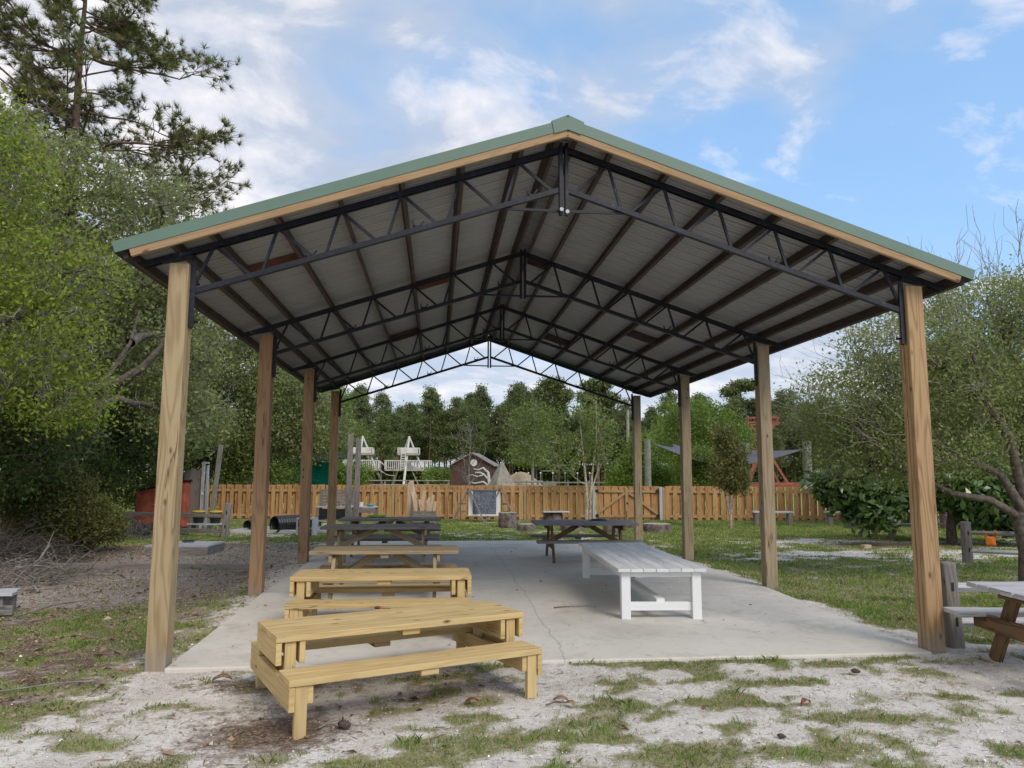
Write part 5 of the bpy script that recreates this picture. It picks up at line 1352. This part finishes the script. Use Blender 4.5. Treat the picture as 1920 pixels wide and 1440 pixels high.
def bare_tree(name, label, loc, trunk, n, h, spread, seed, m='barkpale'):
    rg = np.random.default_rng(seed); segs = [(np.array([p[:3] for p in trunk], float), [p[3] for p in trunk])]; t = thing(name, label, 'tree', loc)
    V, Fq = tubes_np(segs, 7); np_obj('trunk', V, Fq, M[m], t, smooth=True); segs = []
    tp = np.array([p[:3] for p in trunk], float)
    for i in range(n):
        a = tp[rg.integers(1, len(tp))]; e = np.array([rg.normal(0, spread), rg.normal(0, spread * .7), rg.uniform(a[2] + .3, h)])
        P = curve(a, e, rg, .06, 6); segs.append((P, np.linspace(.014, .005, 6)))
        for k in range(5):
            q = P[rg.integers(2, 6)]; segs.append((curve(q, q + rg.normal(0, .22, 3) + np.array([0, 0, .25]), rg, .06, 3), [.007, .005, .003]))
    V, Fq = tubes_np(segs, 4); np_obj('branches', V, Fq, M[m], t)
bare_tree('bare_sapling', 'leafless pale sapling spreading in front of the brown barn', (1.25, 29.5, 0), [(0, 0, -.1, .04), (0, 0, 1.2, .032), (0, 0, 1.9, .025), (.05, 0, 2.8, .014)], 17, 3.5, .5, 51)
tree('leafy_sapling', 'light green bushy sapling cluster behind the gate', 'bush', (9.9, 36, 0),
     [(0, 0, -.1, .07), (0, 0, 1.2, .05), (0, 0, 2.6, .025)],
     [(0, 0, 2.0, 1.0, .8, .8), (-.8, 0, 1.4, .8, .7, .7), (.9, 0, 1.3, .9, .7, .7), (.1, 0, 3.0, .7, .6, .6)], 520, 30, .06, .20, M['lf_lime'], M['bark'], 52, shell=.4, bare=30, barelen=.5)
tree('maple_tree', 'yellow-green spring tree behind the grey shade sail', 'tree', (17.0, 46, 0),
     [(0, 0, -.1, .16), (0, 0, 2, .13), (0, 0, 4.5, .06)],
     [(0, 0, 5.0, 2.0, 1.6, 1.3), (-1.8, 0, 3.8, 1.6, 1.3, 1.2), (1.9, 0, 4.0, 1.5, 1.3, 1.1), (-.3, 0, 2.6, 2.3, 1.6, 1.0), (-2.0, 0, 5.5, .9, .8, .9)], 900, 18, .085, .36, M['lf_lime'], M['bark'], 53, shell=.35, bare=90, barelen=.9)
tree('maple_tree', 'shrubby olive tree under the grey shade sail', 'tree', (12.6, 34.5, 0),
     [(0, 0, -.1, .07), (0, 0, .8, .06), (0, 0, 2.2, .03)],
     [(0, 0, 2.3, .9, .8, .7), (.5, 0, 1.7, .8, .6, .5), (-.6, 0, 1.5, .7, .6, .5)], 330, 30, .06, .2, M['lf_mid'], M['bark'], 54, shell=.4)
tree('maple_tree', 'tall sparse light green tree before the pines, above the gate', 'tree', (9.0, 70, 0),
     [(0, 0, -.1, .16), (0, 0, 4, .13), (.2, 0, 8.3, .06)],
     [(0, 0, 7.4, 1.3, 1.2, 1.4), (.8, 0, 5.4, 1.6, 1.3, 1.4), (-1.2, 0, 6.3, 1.2, 1.0, 1.1), (1.8, 0, 7.0, 1.0, .9, .9), (-.6, 0, 3.6, 1.8, 1.4, 1.2)], 300, 11, .13, .42, M['lf_mid'], M['barkpale'], 55, shell=.3, bare=110, barelen=1.3, twig_r=.02)
tree('maple_tree', 'leafy green tree in the gap between the right posts, before the derrick', 'tree', (22.2, 62, 0),
     [(0, 0, -.1, .16), (0, 0, 3, .13), (.2, 0, 6.3, .06)],
     [(0, 0, 6.6, 1.7, 1.4, 1.5), (.8, 0, 4.4, 2.0, 1.5, 1.5), (-1.8, 0, 5.0, 1.6, 1.3, 1.5), (0, 0, 2.6, 2.4, 1.6, 1.3)], 700, 28, .11, .4, M['lf_mid'], M['bark'], 56, shell=.4, bare=60, barelen=1.2)

# big pine at the upper left: needle tufts on long upswept branches
def needle_tufts(C, D, ln, per, rg, width=.008):
    n = len(C); c = np.repeat(C, per, 0); d0 = np.repeat(D, per, 0)
    v = rg.normal(0, 1, (n * per, 3)); v /= np.linalg.norm(v, axis=1)[:, None]
    d = v * .8 + d0 * .75; d /= np.linalg.norm(d, axis=1)[:, None]
    l = ln * rg.uniform(.6, 1.15, (n * per, 1)); s = np.cross(d, v + .3); s /= np.linalg.norm(s, axis=1)[:, None] + 1e-9
    V = np.stack([c - s * width, c + s * width, c + d * l], 1).reshape(-1, 3); i = np.arange(n * per) * 3
    return V, np.stack([i, i + 1, i + 2], 1), np.repeat(np.arange(n), per)
def big_pine(name, label, loc, H, z0, nb, seed, rmax, tuft=.20, per=34, tr=.24, ang=None, width=.008, group=None, ntip=9, mat='lf_pine'):
    rg = np.random.default_rng(seed); t = thing(name, label, 'tree', loc, 0, group)
    zz = np.linspace(-.2, H, 12); tp = np.stack([np.cumsum(rg.normal(0, .05, 12)), np.cumsum(rg.normal(0, .05, 12)), zz], 1); rr = np.linspace(tr, tr * .15, 12)
    segs = [(tp, rr)]; C = []; D = []
    for i in range(nb):
        z = z0 + (H - z0) * (i + rg.random()) / nb; k = (z + .2) / (H + .2) * 11; k0 = int(min(k, 10)); a = tp[k0] + (tp[k0 + 1] - tp[k0]) * (k - k0)
        fr = (z - z0) / (H - z0); ln = rmax * (1 - .62 * fr) * rg.uniform(.55, 1.1); th = rg.uniform(0, 2 * np.pi)
        e = a + np.array([math.cos(th) * ln, math.sin(th) * ln, ln * rg.uniform(.05, .45)])
        P = curve(a, e, rg, .05, 8); P[:, 2] -= np.sin(np.linspace(0, np.pi, 8)) * ln * .06
        segs.append((P, np.linspace(.055 * ln / rmax + .012, .012, 8)))
        for j in range(ntip):
            q = P[rg.integers(3, 8)]; l2 = ln * rg.uniform(.12, .34)
            dd = (e - a) / ln * .7 + rg.normal(0, .55, 3); dd[2] = abs(dd[2]) * .7 + .15; dd /= np.linalg.norm(dd)
            P2 = curve(q, q + dd * l2, rg, .06, 4); segs.append((P2, [.014, .011, .009, .006]))
            for m_ in range(4):
                q2 = P2[3] - dd * rg.uniform(0, .35) * l2 + rg.normal(0, tuft * .45, 3); C.append(q2); d3 = dd + rg.normal(0, .4, 3) + np.array([0, 0, .4]); D.append(d3 / np.linalg.norm(d3))
                segs.append((np.array([P2[2], (P2[2] + q2) / 2 + .01, q2]), [.008, .007, .005]))
    V, Fq = tubes_np(segs, 6); np_obj('trunk', V, Fq, M['barkpine'], t, smooth=True)
    C = np.array(C); D = np.array(D)
    V, Fq, cid = needle_tufts(C, D, tuft, per, rg, width)
    cr = rg.normal(.42, .2, len(C))
    np_obj('crown', V, Fq, M[mat], t, rnd=np.clip(cr[cid] + rg.normal(0, .12, len(cid)), 0, 1))
    return t
big_pine('pine_tree', 'tall loblolly pine with open upswept branches at the upper left', (-11.0, 22.5, 0), 17.5, 4.0, 110, 64, 6.2, .28, 38, .26, ntip=11, width=.009)

# far wood: individual pines made from four shapes
def far_pine(seed, H, z0, rw, n):
    rg = np.random.default_rng(seed)
    t = empty('pine_tree')
    tp = np.stack([np.cumsum(rg.normal(0, .08, 8)), np.cumsum(rg.normal(0, .08, 8)), np.linspace(-.3, H, 8)], 1)
    segs = [(tp, np.linspace(.21, .05, 8))]
    C = []
    for i in range(n):
        f = rg.random() ** .8; z = z0 + (H - z0) * f; R_ = rw * (1 - .80 * f ** 1.9) * rg.uniform(.35, 1.05); a = rg.uniform(0, 2 * np.pi)
        C.append((R_ * math.cos(a), R_ * math.sin(a), z + rg.normal(0, .2)))
        if i % 3 == 0: segs.append((np.array([(0, 0, z - R_ * .25), (R_ * math.cos(a) * .5, R_ * math.sin(a) * .5, z - R_ * .1), C[-1]]), [.06, .045, .02]))
    V, Fq = tubes_np(segs, 5); np_obj('trunk', V, Fq, M['barkpine'], t)
    C = np.array(C); cid = np.repeat(np.arange(n), 40)
    LC = C[cid] + rg.normal(0, 1, (len(cid), 3)) * np.array([.40, .40, .24])
    V, Fq = leaves_np(LC, .15, rg, 2.6); cr = rg.normal(.42, .2, n)
    np_obj('crown', V, Fq, M['lf_pinefar'], t, rnd=np.clip(cr[cid] + rg.normal(0, .12, len(cid)), 0, 1))
    return t
protos = [far_pine(71, 15.0, 5.2, 3.3, 180), far_pine(72, 16.0, 6.5, 2.9, 160), far_pine(73, 13.5, 4.4, 3.4, 180), far_pine(74, 17.0, 8.0, 2.9, 140)]
first = [True] * 4
rg = np.random.default_rng(5)
GROUPF = 'pines standing close together in the wood beyond the field'
LABF = 'tall dark green pine in the dense wood beyond the field'
cnt = 0
for row, (yy, x0r, x1r, st, hs) in enumerate(((112, -26, 60, 3.0, .76), (117, -28, 66, 2.6, .80), (123, -30, 70, 2.4, .86), (129, -34, 80, 2.4, .90), (136, -36, 84, 2.6, .93))):
    x_ = x0r
    while x_ < x1r:
        k = int(rg.integers(0, 4)); o = protos[k] if first[k] else copy_tree(protos[k])
        first[k] = False; px = x_ + rg.normal(0, .9)
        o.location = (px, yy + rg.normal(0, 1.5) - px * .06, 0); o.rotation_euler = (0, 0, rg.uniform(0, 6.28))
        s_ = hs * rg.choice([rg.uniform(.74, .96), rg.uniform(.96, 1.2)], p=[.62, .38]) * (1.0 if px < 30 else .92); o.scale = (s_ * .95, s_ * .95, s_); tag(o, LABF, 'tree', GROUPF); x_ += st * rg.uniform(.6, 1.4); cnt += 1
# understory closing the foot of the wood
rg = np.random.default_rng(9); n = 120000
ux = rg.uniform(-32, 75, n); uz = rg.random(n) ** 1.2 * (2.4 + 2.0 * vnoise(ux * .3, ux * 0, 4)); uy = np.where(rg.random(n) < .5, 121, 141) - ux * .06 + rg.normal(0, 1.6, n)
V, Fq = leaves_np(np.stack([ux, uy, uz], 1), .34, rg, 1.6)
o = np_obj('woodland_undergrowth', V, Fq, M['lf_dark'], rnd=np.clip(vnoise(ux * .6, uz, 8) * .6 + rg.normal(.1, .15, n), 0, 1)); tag(o, 'dark undergrowth at the foot of the far pine wood', 'undergrowth', kind='stuff')
# two single tall pines standing above the wood
def flat_pine(label, loc, H, lobes, seed):
    return tree('pine_tree', label, 'tree', loc, [(0, 0, -.3, .28), (.1, 0, H * .4, .22), (-.2, 0, H * .7, .16), (-.7, 0, H, .06)], lobes, 230, 34, .20, .42, M['lf_pinefar'], M['barkpine'], seed, twig_r=.03, shell=.3, limb_r=.3, asp=2.4)
flat_pine('lone flat-topped pine rising above the others right of centre', (50.6, 118, 0), 17.0, [(.3, 0, 16.6, 2.3, 2.0, .6), (-2.3, 0, 15.4, 1.4, 1.3, .6), (-1.1, 0, 14.0, 1.2, 1.1, .5), (2.4, 0, 13.3, 1.7, 1.3, .7), (1.6, 0, 11.2, 1.0, 1.0, .5)], 81)
flat_pine('tall open-crowned pine standing above the wood left of the birch', (18.2, 116, 0), 16.6, [(0, 0, 16.1, 1.9, 1.6, .7), (-1.6, 0, 14.6, 1.4, 1.2, .7), (1.6, 0, 14.2, 1.5, 1.3, .8), (.3, 0, 12.4, 1.7, 1.4, .7)], 82)
flat_pine('tall open-crowned pine seen over the gate', (24.0, 110, 0), 15.4, [(0, 0, 15.1, 1.8, 1.5, .7), (-1.5, 0, 13.4, 1.4, 1.2, .7), (1.7, 0, 13.2, 1.5, 1.3, .8), (.3, 0, 11.4, 1.7, 1.4, .7)], 83)
print('pines', cnt, 'objects', len(bpy.data.objects))
